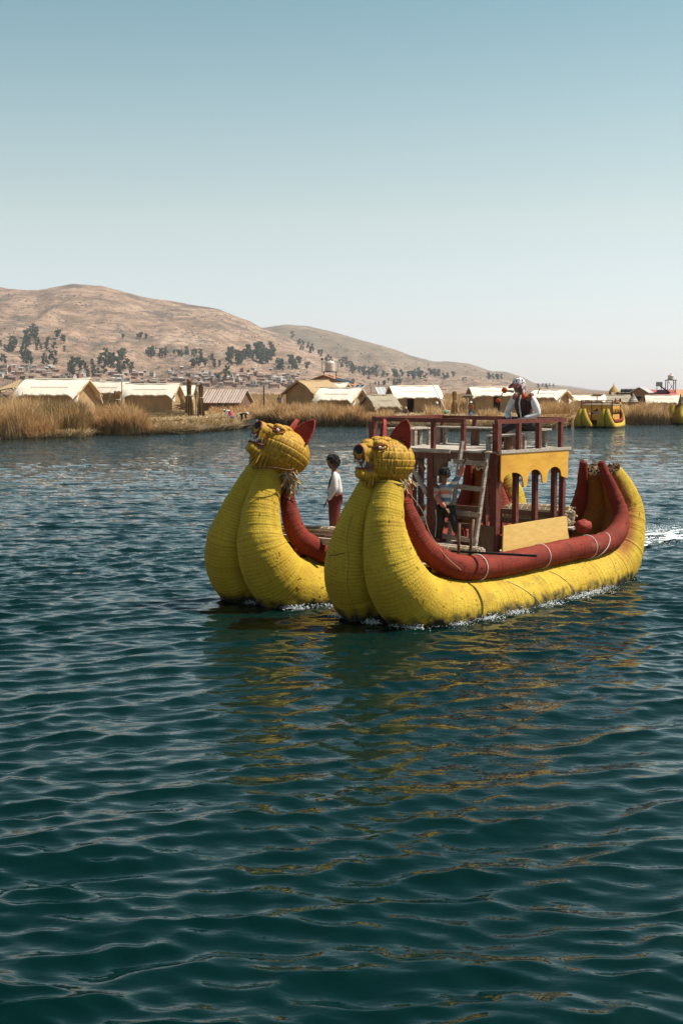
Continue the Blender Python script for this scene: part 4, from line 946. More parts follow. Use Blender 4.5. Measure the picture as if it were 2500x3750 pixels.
# ropes on the hull
def rope(pts, rad=.009, name='rope', m='rope'):
    K = spline(pts, 6); t = MB(); t.tube([b(*k) for k in K], rad, 6); return t.build(name, M[m], boat, True)
def roll_ring(u, rad=.006, w=1, sag=0.0, m='white', name='lashing'):
    kr = spline(KR, 14); i = int(np.argmin(np.abs(kr[:, 0] - u) + (kr[:, 2] > .95) * 9)); c = kr[i]
    t = MB(); t.tube([b(c[0] + sag * math.sin(a) * .1, BS / 2 + c[1] + (c[3] + .012) * math.cos(a), c[2] + (c[3] + .012) * math.sin(a)) for a in np.linspace(0, 6.2832, 25)], rad, 6, False); return t.build(name, M[m], boat, True)
roll_ring(3.3); roll_ring(4.75); roll_ring(5.1, sag=2); roll_ring(1.62, .007)
KYS = spline(KY, 14)
def surf(u, th, off=.008):
    i = int(np.argmin(np.abs(KYS[:, 0] - u) + (KYS[:, 1] > .9) * 9)); r_ = KYS[i, 2] + off; t = R(th); return (u, BS / 2 + KYS[i, 3] + r_ * math.cos(t), KYS[i, 1] + r_ * math.sin(t))
rope([surf(5.25 - .03 * k, 62 - 14 * k) for k in range(4)], .005)
rope([surf(2.15 + .13 * k, 60 - 13 * k) for k in range(6)], .005); rope([surf(3.35 + .09 * k, 62 - 13 * k) for k in range(6)], .005)
rope([(.36, 1.40, 1.86), (.60, 1.50, 1.55), (.62, 1.62, 1.25), (.72, 1.80, .95), (.95, 1.92, .72)], .0045)
rope([(-.05, .98, 1.86), (-.36, .98, 1.3), (-.42, 1.05, .9), (-.46, 1.06, .6), (-.34, 1.08, .25), (-.25, 1.1, .08)], .004, m='log')
rope([(-.42, .70, .95), (-.47, .85, .98), (-.44, 1.0, 1.02)], .005, m='black')

# platform, cabin and upper deck
def part(name, mb, m, parent=boat, smooth=False): return mb.build(name, M[m], parent, smooth)
def pbar(name, a, c, w_, h_, m, up=(0, 0, 1)): mb = MB(); mb.bar(b(*a), b(*c), w_, h_, up); return part(name, mb, m)
rj = random.Random(4)
for i in range(13):             # floor planks lie across the two hulls
    u = 1.55 + i * .245; pbar('floor_plank', (u, -1.45 + rj.uniform(-.06, .06), .64), (u, 1.40 + rj.uniform(-.05, .05), .64 + rj.uniform(-.01, .01)), .225, .035, 'greyplank')
for v in (-1.1, 0, 1.1): pbar('floor_beam', (1.4, v, .585), (4.75, v, .585), .07, .07, 'log')
U0, U1, V0, V1, ZD = 2.62, 4.50, -1.08, 1.35, 2.27
i = 0
for k in range(11):             # upper deck planks
    v = V0 - .03 + (V1 - V0 + .06) * (k + .5) / 11
    pbar('deck_plank', (U0 - .07 + rj.uniform(-.03, .03), v, ZD), (U1 + .06 + rj.uniform(-.03, .03), v, ZD + rj.uniform(-.006, .006)), .205, .032, 'greyplank')
pbar('deck_beam', (U0 - .02, V0 - .05, ZD - .075), (U0 - .02, V1 + .04, ZD - .075), .055, .11, 'log'); pbar('deck_beam', (U1, V0, ZD - .075), (U1, V1, ZD - .075), .055, .11, 'log')
for v in (V0, .13, V1): pbar('deck_beam', (U0 + .02, v, ZD - .08), (U1 - .03, v, ZD - .08), .05, .12, 'log')
pbar('deck_edge', (U0 - .10, V0 - .03, ZD - .0), (U0 - .10, .55, ZD - .005), .03, .06, 'greyplank')
pbar('deck_edge', (U0 - .02, V1 + .085, ZD + .005), (U1 + .10, V1 + .085, ZD + .0), .03, .045, 'greyplank')
# posts carrying the deck
for (u, v, w_) in ((U0, .13, .115), (U0, V1 - .02, .115), (U0, V0, .08), (3.17, V1 - .02, .075), (3.72, V1 - .02, .075), (4.28, V1 - .02, .075), (3.9, V0, .08), (U1, V0, .08), (U1, .13, .08), (U1, V1, .08), (2.70, 1.10, .06), (U0 + 1.1, V0, .06)):
    mb = MB(); mb.bar(b(u, v, .62), b(u, v, ZD - .02), w_, w_); part('cabin_post', mb, 'redwood')
# railing of the upper deck
RZ = 2.735
for a, c in (((U0, V0, RZ), (U0, .76, RZ)), ((U0, V0 + .02, RZ + .012), (U1, V0, RZ + .012)), ((U1, V0, RZ), (U1, V1, RZ)), ((U0 - .03, V1, RZ - .005), (U1 + .04, V1, RZ - .005))):
    pbar('handrail', a, c, .062, .066, 'redwood')
for (u, v, w_) in ((U0, V0, .10), (U0, .15, .062), (U0, .73, .062), (U0, V1, .10), (3.2, V1, .066), (3.77, V1, .062), (4.42, V1, .062), (U1, .3, .055), (U1, -.4, .055), (U1, V0, .06), (3.5, V0, .055)):
    mb = MB(); mb.bar(b(u, v, ZD + .01), b(u, v, RZ - .035), w_, w_); part('railing_post', mb, 'redwood')
# scalloped board
def arc(cx, w_, y0, y1, n=9): return [(cx + w_ * math.cos(math.pi - math.pi * i / (n - 1)), y0 + (y1 - y0) * math.sin(math.pi * i / (n - 1)) ** .8) for i in range(n)]
poly = [(0, 0), (0, -.40), (.03, -.42)] + arc(.33, .27, -.44, -.295) + [(.63, -.535), (.70, -.535)] + arc(.94, .21, -.47, -.275) + [(1.18, -.50), (1.27, -.50)] + arc(1.51, .21, -.42, -.26) + [(1.80, -.44), (1.90, -.46), (1.92, -.36), (1.91, -.2), (1.93, -.1), (1.92, 0)]
mb = MB(); mb.prism(poly, b(U0 - .01, V1 + .065, ZD - .02), b(1, 0, 0), (0, 0, 1), .022); part('scalloped_board', mb, 'yboard')
mb = MB(); mb.prism([(0, 0), (1.95, .0), (1.86, .25), (1.84, .46), (1.80, .475), (.9, .47), (.02, .46)], b(U0 + .01, V1 + .10, .70), b(1, 0, 0), (0, 0, 1), .022); part('side_panel', mb, 'ypanel')
mb = MB(); mb.prism([(0, 0), (.46, 0), (.46, .49), (0, .52)], b(U0 - .055, .90, .66), b(0, 1, 0), (0, 0, 1), .022); part('front_panel', mb, 'brownboard')
mb = MB(); mb.prism([(0, 0), (.52, 0), (.52, .42), (0, .44)], b(U0 - .055, -.45, .66), b(0, 1, 0), (0, 0, 1), .022); part('front_panel', mb, 'brownboard')
for z in (.86, 1.02, 1.17): pbar('side_rail', (U0, V0, z), (U1, V0, z + .01), .03, .10, 'brownboard'); pbar('side_rail', (U1, V0, z), (U1, V1 - .1, z), .03, .09, 'brownboard')
pbar('side_rail', (U0, -1.0, 1.2), (U0, -.15, 1.2), .03, .09, 'redwood')
# stepped brackets and braces under the deck
step = [(0, 0), (.27, 0), (.27, -.06), (.21, -.06), (.21, -.11), (.15, -.11), (.15, -.18), (.09, -.18), (.09, -.28), (0, -.28)]
def bracket(u, v, du, dv): mb = MB(); mb.prism(step, b(u, v, ZD - .12), b(du, dv, 0), (0, 0, 1), .02); part('stepped_bracket', mb, 'brownboard')
bracket(U0 - .02, .19, 0, 1); bracket(U0 - .02, V1 - .08, 0, -1); bracket(U1, V0 + .05, 0, 1); bracket(U1, V1 - .05, 0, -1); bracket(U1, .17, 0, 1)
for k, u in enumerate((3.20, 3.75)): bracket(u, V1 - .03, 1, 0); bracket(u, V1 - .03, -1, 0)
pbar('brace', (U0 - .03, -.38, ZD - .1), (U0 - .03, .08, 1.55), .05, .07, 'greyplank'); pbar('brace', (U0 - .03, -.22, ZD - .1), (U0 - .03, -.0, 1.95), .04, .06, 'brownboard')
pbar('stern_seat', (4.75, .4, .95), (4.75, 1.5, .95), .30, .03, 'greyplank')
mb = MB(); mb.bar(b(6.6, 1.15, .42), b(7.15, 1.2, .36), .07, .05); part('rudder_stub', mb, 'log')
pbar('cross_plank', (.75, -2.05, .93), (.85, -.35, .93), .06, .10, 'greyplank')
pbar('bow_plank', (1.25, -1.75, .83), (1.35, -.3, .83), .25, .035, 'greyplank')
mb = MB(); mb.bar(b(.1, -1.95, 1.08), b(.45, -1.55, 1.0), .10, .10); part('oar_block', mb, 'log')

# things standing on the boat
def bench(label, a, c, w_, h_, legs):
    a, c = Vector(a), Vector(c); e = empty('bench', W(a.x, a.y, ZD + .016), BA, label, 'bench')
    d = b(*c) - b(*a); nrm = Vector((-d.y, d.x, 0)).normalized()
    for s in (-.5, .5): mb = MB(); mb.bar(nrm * s * w_ * .51 + Vector((0, 0, h_)), d + nrm * s * w_ * .51 + Vector((0, 0, h_ + rj.uniform(-.006, .006))), w_ * .47, .026); mb.build('seat_plank', M['greyplank'], e)
    for t, kind in legs:
        p = d * t; mb = MB()
        if kind == 'log': mb.tube([p, p + Vector((.01, 0, h_ - .015))], .075, 12); mb.build('log_leg', M['log'], e)
        else:
            mb.bar(p + nrm * w_ * .35, p + nrm * w_ * .35 + Vector((0, 0, h_ - .015)), .05, .07); mb.build('leg', M['rawwood'], e)
            mb = MB(); mb.bar(p - nrm * w_ * .35, p - nrm * w_ * .35 + Vector((0, 0, h_ - .015)), .05, .07); mb.build('leg', M['rawwood'], e)
bench('long plank bench along the back railing of the upper deck', (4.22, -.98, 0), (4.22, 1.22, 0), .30, .29, ((.04, 'b'), (.36, 'log'), (.62, 'b'), (.95, 'b')))
bench('short plank bench at the left railing of the upper deck, on a thick log', (2.78, -.88, 0), (3.8, -.88, 0), .28, .29, ((.06, 'b'), (.34, 'log'), (.55, 'b'), (.93, 'b')))
bench('low plank bench beside the right railing under the seated man', (2.78, 1.14, 0), (3.62, 1.14, 0), .24, .22, ((.05, 'b'), (.55, 'log'), (.94, 'b')))
lad = empty('ladder', W(2.12, 1.05, .66), BA, 'rough grey wooden ladder leaning from the boat floor to the upper deck', 'ladder')
def lb(u, v, z): return b(u - 2.12, v - 1.05, z - .66)
for v in (.79, 1.29):
    mb = MB(); mb.bar(lb(2.12, v + .0, .66), lb(2.52, v - .01, 2.43), .04, .062, (1, 0, 0)); mb.build('side_rail', M['rawwood'], lad)
for k, z in enumerate((.98, 1.36, 1.74, 2.12)):
    u = 2.12 + .4 * (z - .66) / 1.77 - .04; mb = MB(); mb.bar(lb(u, .70 - .0 * k, z + .012 - .01 * (k % 2)), lb(u, 1.33, z - .015), .026, .072, (0, 0, 1)); mb.build('rung', M['rawwood'], lad)
mb = MB(); mb.tube([lb(2.5 + .05 * math.cos(a), 1.28 + .05 * math.sin(a), 2.28) for a in np.linspace(0, 6.28, 9)], .02, 6); mb.build('rope_knot', M['rope'], lad)
for k, (u, v, z0, z1, du) in enumerate(((1.18, 1.70, .80, 1.33, .02), (1.42, 1.72, .76, 1.37, .09))):
    e = empty('oar_peg', W(u, v, z0), BA, ('shorter left', 'taller right')[k] + ' of two wooden pegs standing in the red roll before the ladder', 'peg')
    mb = MB(); mb.tube([(0, 0, 0), (du * .5, 0, (z1 - z0) / 2), (du, 0, z1 - z0)], [.024, .023, .021], 9); mb.build('stick', M['log'], e, True)
e = empty('steering_pole', W(1.40, 1.72, .90), BA, 'thin black pole lying across the red roll and jutting out', 'pole')
mb = MB(); mb.bar(b(-.08, -.25, .01), b(.30, .95, .01), .05, .03); mb.build('shaft', M['black'], e)
def straw_roll(label, a, c, r_, turns=9):
    A, Cc = Vector(a), Vector(c); e = empty('straw_roll', W(*A), BA, label, 'straw bundle'); d = b(*Cc) - b(*A); L_ = d.length; rr = random.Random(int(L_ * 100))
    q = d.to_track_quat('X', 'Z').to_matrix()
    for kk, mt in ((0, 'straw'), (1, 'hutroof')):
        mb = MB()
        for i in range(120):
            an, rad = rr.uniform(0, 6.28), r_ * math.sqrt(rr.uniform(.25, 1)); y, z = math.cos(an) * rad, math.sin(an) * rad * .8
            x0, x1 = rr.uniform(-.10, .04), L_ + rr.uniform(-.05, .12); mb.tube([q @ Vector((x0, y * 1.05, z)), q @ Vector((L_ / 2, y, z + .015)), q @ Vector((x1, y * 1.08 + rr.gauss(0, .01), z + rr.gauss(0, .012)))], .014, 4)
        tag(mb.build('stalks', M[mt], e), kind='stuff')
    mb = MB(); mb.ell(d / 2, (L_ / 2, r_ * .86, r_ * .7), 14, 10, q); mb.build('core', M['straw'], e)
    mb = MB(); mb.tube([q @ Vector((L_ * i / (turns * 10), (r_ + .015) * math.cos(i / 10 * 6.283), (r_ * .8 + .02) * math.sin(i / 10 * 6.283))) for i in range(turns * 10 + 1)], .006, 5); mb.build('binding_cord', M['rope'], e)
straw_roll('pale straw roll on the deck at the foot of the ladder', (1.72, .15, .80), (1.85, 1.52, .80), .14)
straw_roll('pale straw roll across the far hull in front of the boy in white', (1.3, -1.75, .93), (1.45, -.55, .95), .15)
straw_roll('pale straw roll lying behind the cabin posts at the back', (4.70, .25, 1.12), (4.78, 1.25, 1.14), .20)
straw_roll('short straw cushion behind the front post inside the cabin', (3.0, -.75, .98), (3.5, -.60, 1.0), .13, 5)
e = empty('red_bundle', W(4.85, 1.55, .98), BA, 'crumpled dark red cloth bundle between the side panel and the stern', 'bundle'); mb = MB(); mb.ell((0, 0, 0), (.16, .13, .11), 18, 12, None, lambda q: 1 + .12 * math.sin(q.x * 7) * math.sin(q.y * 6 + 1)); mb.build('cloth', M['ear_red'], e, True)

# moored boats in the distance
def small_boat(label, O, ang, sc, S, cabin, heads=(), arches=True):
    root = empty('reed_catamaran', O, ang, label, 'boat')
    for sg in (-1, 1): hull(root, sg * S / 2, sc, 'reed_yellow', 'reed_red', 16, .06, .12, 80 + sg, 0, False)
    u0, u1, v0, v1, z0, z1 = cabin
    def pp(name, mb, m): return mb.build(name, M[m], root)
    mb = MB(); mb.box(b((u0 + u1) / 2, (v0 + v1) / 2, z0), (u1 - u0 + .3, v1 - v0 + .3, .06)); pp('floor', mb, 'log')
    mb = MB(); mb.box(b((u0 + u1) / 2, (v0 + v1) / 2, z1), (u1 - u0 + .2, v1 - v0 + .2, .06)); pp('upper_deck', mb, 'greyplank')
    H_ = z1 - z0
    for (ax, L_, org, th) in ((b(1, 0, 0), u1 - u0, b(u0, v1 + .03, 0), .03), (b(0, 1, 0), v1 - v0, b(u0 - .03, v0, 0), .03), (b(1, 0, 0), u1 - u0, b(u0, v0 - .03, 0), .03)):
        n = max(2, round(L_ / .8)); sp = L_ / n
        def P(x, z): return org + ax * x + Vector((0, 0, z))
        mb = MB(); mb.prism([(0, z0), (L_, z0), (L_, z0 + H_ * .38), (0, z0 + H_ * .38)], org, ax, (0, 0, 1), th); pp('lower_board', mb, 'yboard')
        poly = [(0, z1)]
        for k in range(n):
            x = k * sp; w_ = sp * .14
            poly += [(x, z1 - H_ * .5), (x + w_, z1 - H_ * .5)] + [(x + w_ + (sp - 2 * w_) * t, z1 - H_ * .40 + H_ * .16 * math.sin(math.pi * t)) for t in (.15, .3, .5, .7, .85)] + [(x + sp - w_, z1 - H_ * .5)]
        poly += [(L_, z1 - H_ * .5), (L_, z1)]
        mb = MB(); mb.prism(poly, org, ax, (0, 0, 1), th); pp('scalloped_board', mb, 'yboard')
        for k in range(n + 1): mb = MB(); mb.bar(P(k * sp, z0), P(k * sp, z1), .07, .07); pp('cabin_post', mb, 'redwood')
        mb = MB(); mb.bar(P(0, z1 + .36), P(L_, z1 + .36), .05, .05); pp('handrail', mb, 'redwood'); mb = MB(); mb.bar(P(0, z1 + .18), P(L_, z1 + .18), .04, .04); pp('handrail', mb, 'redwood')
        for k in range(n + 1): mb = MB(); mb.bar(P(k * sp, z1), P(k * sp, z1 + .36), .05, .05); pp('railing_post', mb, 'redwood')
    for (u, v, z, yaw, s_) in heads: animal_head(root, b(u, v, z), yaw, 0, s_, False, 3)
    return root
oa = at_z(2171, 1567, 0)
small_boat('moored yellow reed boat with orange cabin on the far shore, seen bow on', oa, R(66), .86, 2.0, (1.3, 4.2, -1.35, 1.3, .62, 1.98), ((5.1, 1.0, 1.95, R(180), .95),))
ob = at_z(2470, 1553, 0)
bb = small_boat('moored yellow reed boat with arched cabin cut off by the right edge', ob, R(6), .95, 2.1, (.9, 5.2, -1.1, 1.2, .62, 2.1))
for s_ in (1,):      # curled red prow ornament with a pointed top
    mb = MB(); mb.tube([b(.1 + .30 * math.cos(a) * (1 - a / 14), s_ * 1.05, 1.75 + .30 * math.sin(a) * (1 - a / 14)) for a in np.linspace(-1.5, 8, 40)], .10, 8); mb.build('prow_curl', M['ear_red'], bb, True)
    mb = MB(); mb.lathe([(.22, 1.75), (.24, 1.95), (.18, 2.1), (.17, 2.3), (.10, 2.55), (.05, 2.8), (0, 2.95)], b(.05, s_ * 1.05, 0), 10); mb.build('prow_point', M['thatch_dark'], bb, True)
# metal skiff pulled up on the bank
sk = at_z(912, 1566, 0); e = empty('skiff', sk, R(-60), 'small grey metal skiff pulled up at the end of the reed bank', 'boat')
P = []; F = []
for i in range(9):
    t = i / 8; wd = .55 * math.sin(math.pi * min(1, .25 + t * .75)) ** .7 * (1 if t < 1 else .0) + .03; zz = .55 + .25 * t ** 2
    P += [(-.9 + 2.4 * t, -wd, zz), (-.9 + 2.4 * t, -wd * .65, .02 + .25 * t ** 3), (-.9 + 2.4 * t, wd * .65, .02 + .25 * t ** 3), (-.9 + 2.4 * t, wd, zz)]
for i in range(8):
    for j in range(3): a = i * 4 + j; F.append((a, a + 1, a + 5, a + 4))
F.append((0, 1, 2, 3)); mb = MB(); mb.add(P, F); o = mb.build('hull', M['grey_metal'], e)
for s in (0, 3): mb = MB(); mb.tube([P[i * 4 + s] for i in range(9)], .03, 6); mb.build('gunwale', M['metal'], e)
mb = MB(); mb.box((.0, 0, .42), (.22, .95, .03)); mb.build('thwart', M['rawwood'], e)

# ------------------------------------------------------------------ people
def skin_mesh(nodes, edges, m, sub=2):
    keys = list(nodes); me = bpy.data.meshes.new('figure'); me.from_pydata([nodes[k][0] for k in keys], [(keys.index(a), keys.index(c)) for a, c in edges], [])
    o = bpy.data.objects.new('figure', me); C.objects.link(o)
    sk_ = o.modifiers.new('s', 'SKIN'); sk_.branch_smoothing = .6; sk_.use_smooth_shade = True
    ss = o.modifiers.new('u', 'SUBSURF'); ss.levels = sub; ss.render_levels = sub
    for i, k in enumerate(keys):
        r_ = nodes[k][1]; d = me.skin_vertices[0].data[i]; d.radius = r_ if hasattr(r_, '__len__') else (r_, r_); d.use_root = (i == 0)
    dg = bpy.context.evaluated_depsgraph_get(); dg.update()
    out = bpy.data.meshes.new_from_object(o.evaluated_get(dg)); bpy.data.objects.remove(o); bpy.data.meshes.remove(me)
    out.materials.clear(); out.materials.append(m)
    out.polygons.foreach_set('use_smooth', [True] * len(out.polygons)); return out
def join_mesh(base, extra):
    bm = bmesh.new(); bm.from_mesh(base); bm.from_mesh(extra); bm.to_mesh(base); bm.free(); bpy.data.meshes.remove(extra); base.update()
    base.polygons.foreach_set('use_smooth', [True] * len(base.polygons)); return base
def person(label, loc, rz, J, s, wear, hs=1.0, head_rot=(0, 0), fingers=True, skirt=None, hat=None, hair=True, sleeves=True):
    J = {k: Vector(v) for k, v in J.items()}
    root = empty('person', loc, rz, label, 'person')
    md = (J['pel'] + J['ch']) / 2
    n = {'pel': (J['pel'], (.12 * s, .10 * s)), 'md': (md, (.115 * s, .095 * s)), 'ch': (J['ch'], (.125 * s, .10 * s)), 'nk': (J['nk'], .05 * s), 'hd': (J['nk'] * .4 + J['hd'] * .6, .052 * s * hs)}
    e = [('pel', 'md'), ('md', 'ch'), ('ch', 'nk'), ('nk', 'hd')]
    for d in 'LR':
        n['sh' + d] = (J['sh' + d], .058 * s); n['el' + d] = (J['el' + d], .042 * s); n['ha' + d] = (J['ha' + d], .030 * s)
        n['hp' + d] = (J['hp' + d], .085 * s); n['kn' + d] = (J['kn' + d], .056 * s); n['an' + d] = (J['an' + d], .036 * s); n['to' + d] = (J['to' + d], (.040 * s, .026 * s))
        e += [('ch', 'sh' + d), ('sh' + d, 'el' + d), ('el' + d, 'ha' + d), ('pel', 'hp' + d), ('hp' + d, 'kn' + d), ('kn' + d, 'an' + d), ('an' + d, 'to' + d)]
    body = skin_mesh(n, e, M['skin'])
    x = MB(); Hm = Matrix.Rotation(R(head_rot[0]), 3, 'Z') @ Matrix.Rotation(R(head_rot[1]), 3, 'Y'); hk = s * hs
    def face(q):
        g = 1.0
        g += .16 * math.exp(-((q.z + .08) / .16) ** 2 - (q.y / .14) ** 2) * (q.x > 0)
        g -= .06 * math.exp(-((q.z - .12) / .12) ** 2 - ((abs(q.y) - .33) / .16) ** 2) * (q.x > 0)
        g += .05 * math.exp(-((q.z - .30) / .10) ** 2) * (q.x > .3); g += .05 * math.exp(-((q.z + .46) / .10) ** 2 - (q.y / .25) ** 2) * (q.x > 0)
        g += .07 * math.exp(-((q.z + .85) / .2) ** 2) * (q.x > .2)
        if q.z < -.2: g *= 1 - .10 * abs(q.y)
        return g
    x.ell(J['hd'], (.100 * hk, .078 * hk, .120 * hk), 28, 22, Hm, face)
    for sy in (-1, 1): x.ell(J['hd'] + Hm @ Vector((-.005 * hk, sy * .079 * hk, -.005 * hk)), (.022 * hk, .010 * hk, .032 * hk), 8, 6, Hm)
    for d in 'LR':        # palm, four fingers and a thumb
        a = J['ha' + d]; f = (a - J['el' + d]).normalized(); sd = f.cross(Vector((0, 0, 1)))
        sd = sd.normalized() if sd.length > .1 else Vector((1, 0, 0)); up = sd.cross(f)
        pc = a + f * .045 * s; x.ell(pc, (.048 * s, .036 * s, .016 * s), 10, 8, Matrix((f, sd, up)).transposed())
        if fingers:
            for k in range(4):
                o_ = pc + f * .038 * s + sd * (.026 - .0175 * k) * s; l_ = (.062, .072, .066, .052)[k] * s
                x.tube([o_, o_ + f * l_ * .5 - up * .008 * s, o_ + f * l_ * .85 - up * .03 * s], [.0095 * s, .009 * s, .006 * s], 6)
            sg = 1 if d == 'L' else -1
            o_ = a + f * .02 * s + sd * .030 * sg * s; x.tube([o_, o_ + (f * .5 + sd * sg * .8).normalized() * .03 * s, o_ + (f * .8 + sd * sg * .45).normalized() * .06 * s - up * .012 * s], [.012 * s, .010 * s, .007 * s], 6)
    join_mesh(body, x.mesh('head', M['skin'], True)); link('body', body, root)
    for sy in (-1, 1):
        q = MB(); q.ell(J['hd'] + Hm @ Vector((.092 * hk, sy * .028 * hk, .012 * hk)), (.007 * hk, .013 * hk, .006 * hk), 8, 6, Hm); q.build('eye', M['black'], root, True)
    if hair:
        hb = MB(); nn, mm = 26, 18; P = []; F = []
        for j in range(mm + 1):
            ph = math.pi * j / mm
            for k in range(nn):
                th = 2 * math.pi * k / nn; q = Vector((math.sin(ph) * math.cos(th), math.sin(ph) * math.sin(th), math.cos(ph)))
                g = 1.06 + .03 * math.sin(th * 9 + ph * 7) * math.sin(ph); P.append(J['hd'] + Hm @ Vector((q.x * .102 * hk * g - .004 * hk, q.y * .084 * hk * g, q.z * .118 * hk * g + .006)))
                hb_q = q
        for j in range(mm):
            for k in range(nn):
                th = 2 * math.pi * (k + .5) / nn; ph = math.pi * (j + .5) / mm; q = (math.sin(ph) * math.cos(th), math.sin(ph) * math.sin(th), math.cos(ph))
                if (q[0] > .42 and q[2] < .36) or (q[0] > -.1 and q[2] < -.12) or q[2] < -.62: continue
                F.append((j * nn + k, (j + 1) * nn + k, (j + 1) * nn + (k + 1) % nn, j * nn + (k + 1) % nn))
        hb.add(P, F); rh_ = random.Random(int(s * 1000))
        for f_ in F:
            for _ in range(1 if fingers else 0):
                p_ = hb.v[f_[0]]; p_ = Vector(p_); o_ = (p_ - J['hd']).normalized(); dn = (Vector((rh_.gauss(.25, .3), rh_.gauss(0, .3), -1)) - o_ * o_.dot(Vector((0, 0, -1)))).normalized()
                e_ = p_ + (dn * .95 + o_ * .08) * hk * rh_.uniform(.03, .065); hb.tube([p_ - o_ * .004, (p_ + e_) / 2 + o_ * .006 * hk, e_], [.008 * hk, .008 * hk, .002 * hk], 4)
        hb.build('hair', M['hair'], root, True)
    # clothes
    if 'shirt' in wear:
        k = wear.get('loose', 1.0); n2 = {'md': (J['pel'] + (J['ch'] - J['pel']) * (.12 if k == 1 else -.02), (.150 * s * k, .125 * s * k)), 'm2': (md, (.145 * s * k, .118 * s * k)), 'ch': (J['ch'], (.150 * s, .12 * s)), 'nk': (J['ch'] + (J['nk'] - J['ch']) * .75, .062 * s)}
        e2 = [('md', 'm2'), ('m2', 'ch'), ('ch', 'nk')]
        for d in 'LR':
            n2['sh' + d] = (J['sh' + d], .075 * s); n2['el' + d] = (J['el' + d], .060 * s); n2['ha' + d] = (J['el' + d] + (J['ha' + d] - J['el' + d]) * .9, .045 * s); e2 += [('ch', 'sh' + d), ('sh' + d, 'el' + d), ('el' + d, 'ha' + d)]
        link('shirt', skin_mesh(n2, e2, M[wear['shirt']]), root)
    if 'vest' in wear:
        fw = wear.get('vest_forward', 0); f3 = Vector((fw, 0, 0)); vk = .80 if fw else 1.0
        n2 = {'md': (J['pel'] + (J['ch'] - J['pel']) * .10 + f3, (.168 * s * vk, .135 * s * vk)), 'm2': (md + f3, (.160 * s * vk, .128 * s * vk)), 'ch': (J['ch'] + f3 * .7, (.162 * s * vk, .130 * s * vk)), 'nk': (J['ch'] + (J['nk'] - J['ch']) * .62 + f3 * .4, .080 * s * vk)}
        for d in 'LR': n2['sh' + d] = (J['ch'] + (J['sh' + d] - J['ch']) * (.8 if vk == 1 else .35) + f3 * .4, .078 * s * vk)
        link('vest', skin_mesh(n2, [('md', 'm2'), ('m2', 'ch'), ('ch', 'nk'), ('ch', 'shL'), ('ch', 'shR')], M[wear['vest']]), root)
    if 'trousers' in wear:
        n2 = {'pel': (J['pel'] + Vector((0, 0, .02 * s)), (.140 * s, .118 * s))}; e2 = []
        for d in 'LR':
            k = wear.get('wide', 1.0); n2['hp' + d] = (J['hp' + d], .105 * s * k); n2['kn' + d] = (J['kn' + d], .078 * s * k); n2['an' + d] = (J['kn' + d] + (J['an' + d] - J['kn' + d]) * .95, .060 * s * k); e2 += [('pel', 'hp' + d), ('hp' + d, 'kn' + d), ('kn' + d, 'an' + d)]
        link('trousers', skin_mesh(n2, e2, M[wear['trousers']]), root)
    if skirt:
        z0 = J['pel'].z + .06 * s; q = MB(); q.lathe([(.13 * s, z0), (.20 * s, z0 - .12 * s), (.27 * s, z0 - .35 * s), (.31 * s, z0 - .62 * s)], (J['pel'].x, J['pel'].y, 0), 20); q.build('skirt', M[skirt], root, True)
    if hat:
        q = MB(); q.lathe([(.165 * hk, .045 * hk), (.16 * hk, .055 * hk), (.098 * hk, .06 * hk), (.094 * hk, .12 * hk), (.06 * hk, .165 * hk), (0, .17 * hk)], J['hd'], 18, Hm); q.build('hat', M[hat], root, True)
    return root
def stand(s, arms=((.02, .23, .78), (.06, .24, .52)), **kw):
    J = dict(pel=(0, 0, .92 * s), ch=(.0, 0, 1.28 * s), nk=(.01, 0, 1.46 * s), hd=(.04 * s, 0, 1.585 * s))
    for d, y in (('L', 1), ('R', -1)):
        J['sh' + d] = (0, y * .17 * s, 1.37 * s); J['el' + d] = (-.03 * s, y * .22 * s, 1.10 * s); J['ha' + d] = (.06 * s, y * .22 * s, .86 * s)
        J['hp' + d] = (0, y * .09 * s, .88 * s); J['kn' + d] = (.02 * s, y * .10 * s, .48 * s); J['an' + d] = (-.01 * s, y * .10 * s, .07 * s); J['to' + d] = (.14 * s, y * .11 * s, .03 * s)
    J.update(kw); return J
# boy in white on the far hull: looks away to the left
s = .80; J = stand(s); J['hd'] = (.03, 0, 1.56 * s + .03)
J['elL'] = (-.01, .20, 1.08 * s); J['haL'] = (.12, .19, .84 * s)
person('boy in white shirt and dark red trousers standing between the animal heads', W(1.62, -1.02, .80), R(178), J, s, dict(shirt='cloth_white', trousers='cloth_maroon', vest='cloth_black', vest_forward=.036, loose=1.26, wide=1.4), 1.12, (6, 4))
# boy on the ladder
s = .70
J = dict(pel=(0, .01, .55), ch=(.03, -.01, .83), nk=(.06, .0, .945), hd=(.10, .015, 1.05),
         shL=(.02, .125, .90), elL=(.02, .235, 1.06), haL=(.05, .30, 1.215), shR=(.03, -.13, .885), elR=(.09, -.115, .70), haR=(.17, .06, .545),
         hpL=(0, .075, .52), knL=(.09, .17, .33), anL=(.02, .185, .15), toL=(.12, .20, .11), hpR=(0, -.065, .52), knR=(.05, -.06, .29), anR=(-.02, -.115, .05), toR=(.09, -.125, .02))
p2 = person('barefoot boy in a striped sweater holding on to the ladder', W(2.08, .80, .90), R(-112), J, s, dict(shirt='sweater', trousers='cloth_black', loose=1.08, wide=1.12), 1.16, (8, 32))
st = MB()
for o_ in (-.010, .012): st.tube([(.005, -.155 + o_ * .3, .50), (.045 + o_, -.118, .30), (.0 + o_, -.158, .09)], .006, 5)
st.build('trouser_stripe', M['cloth_white'], p2)
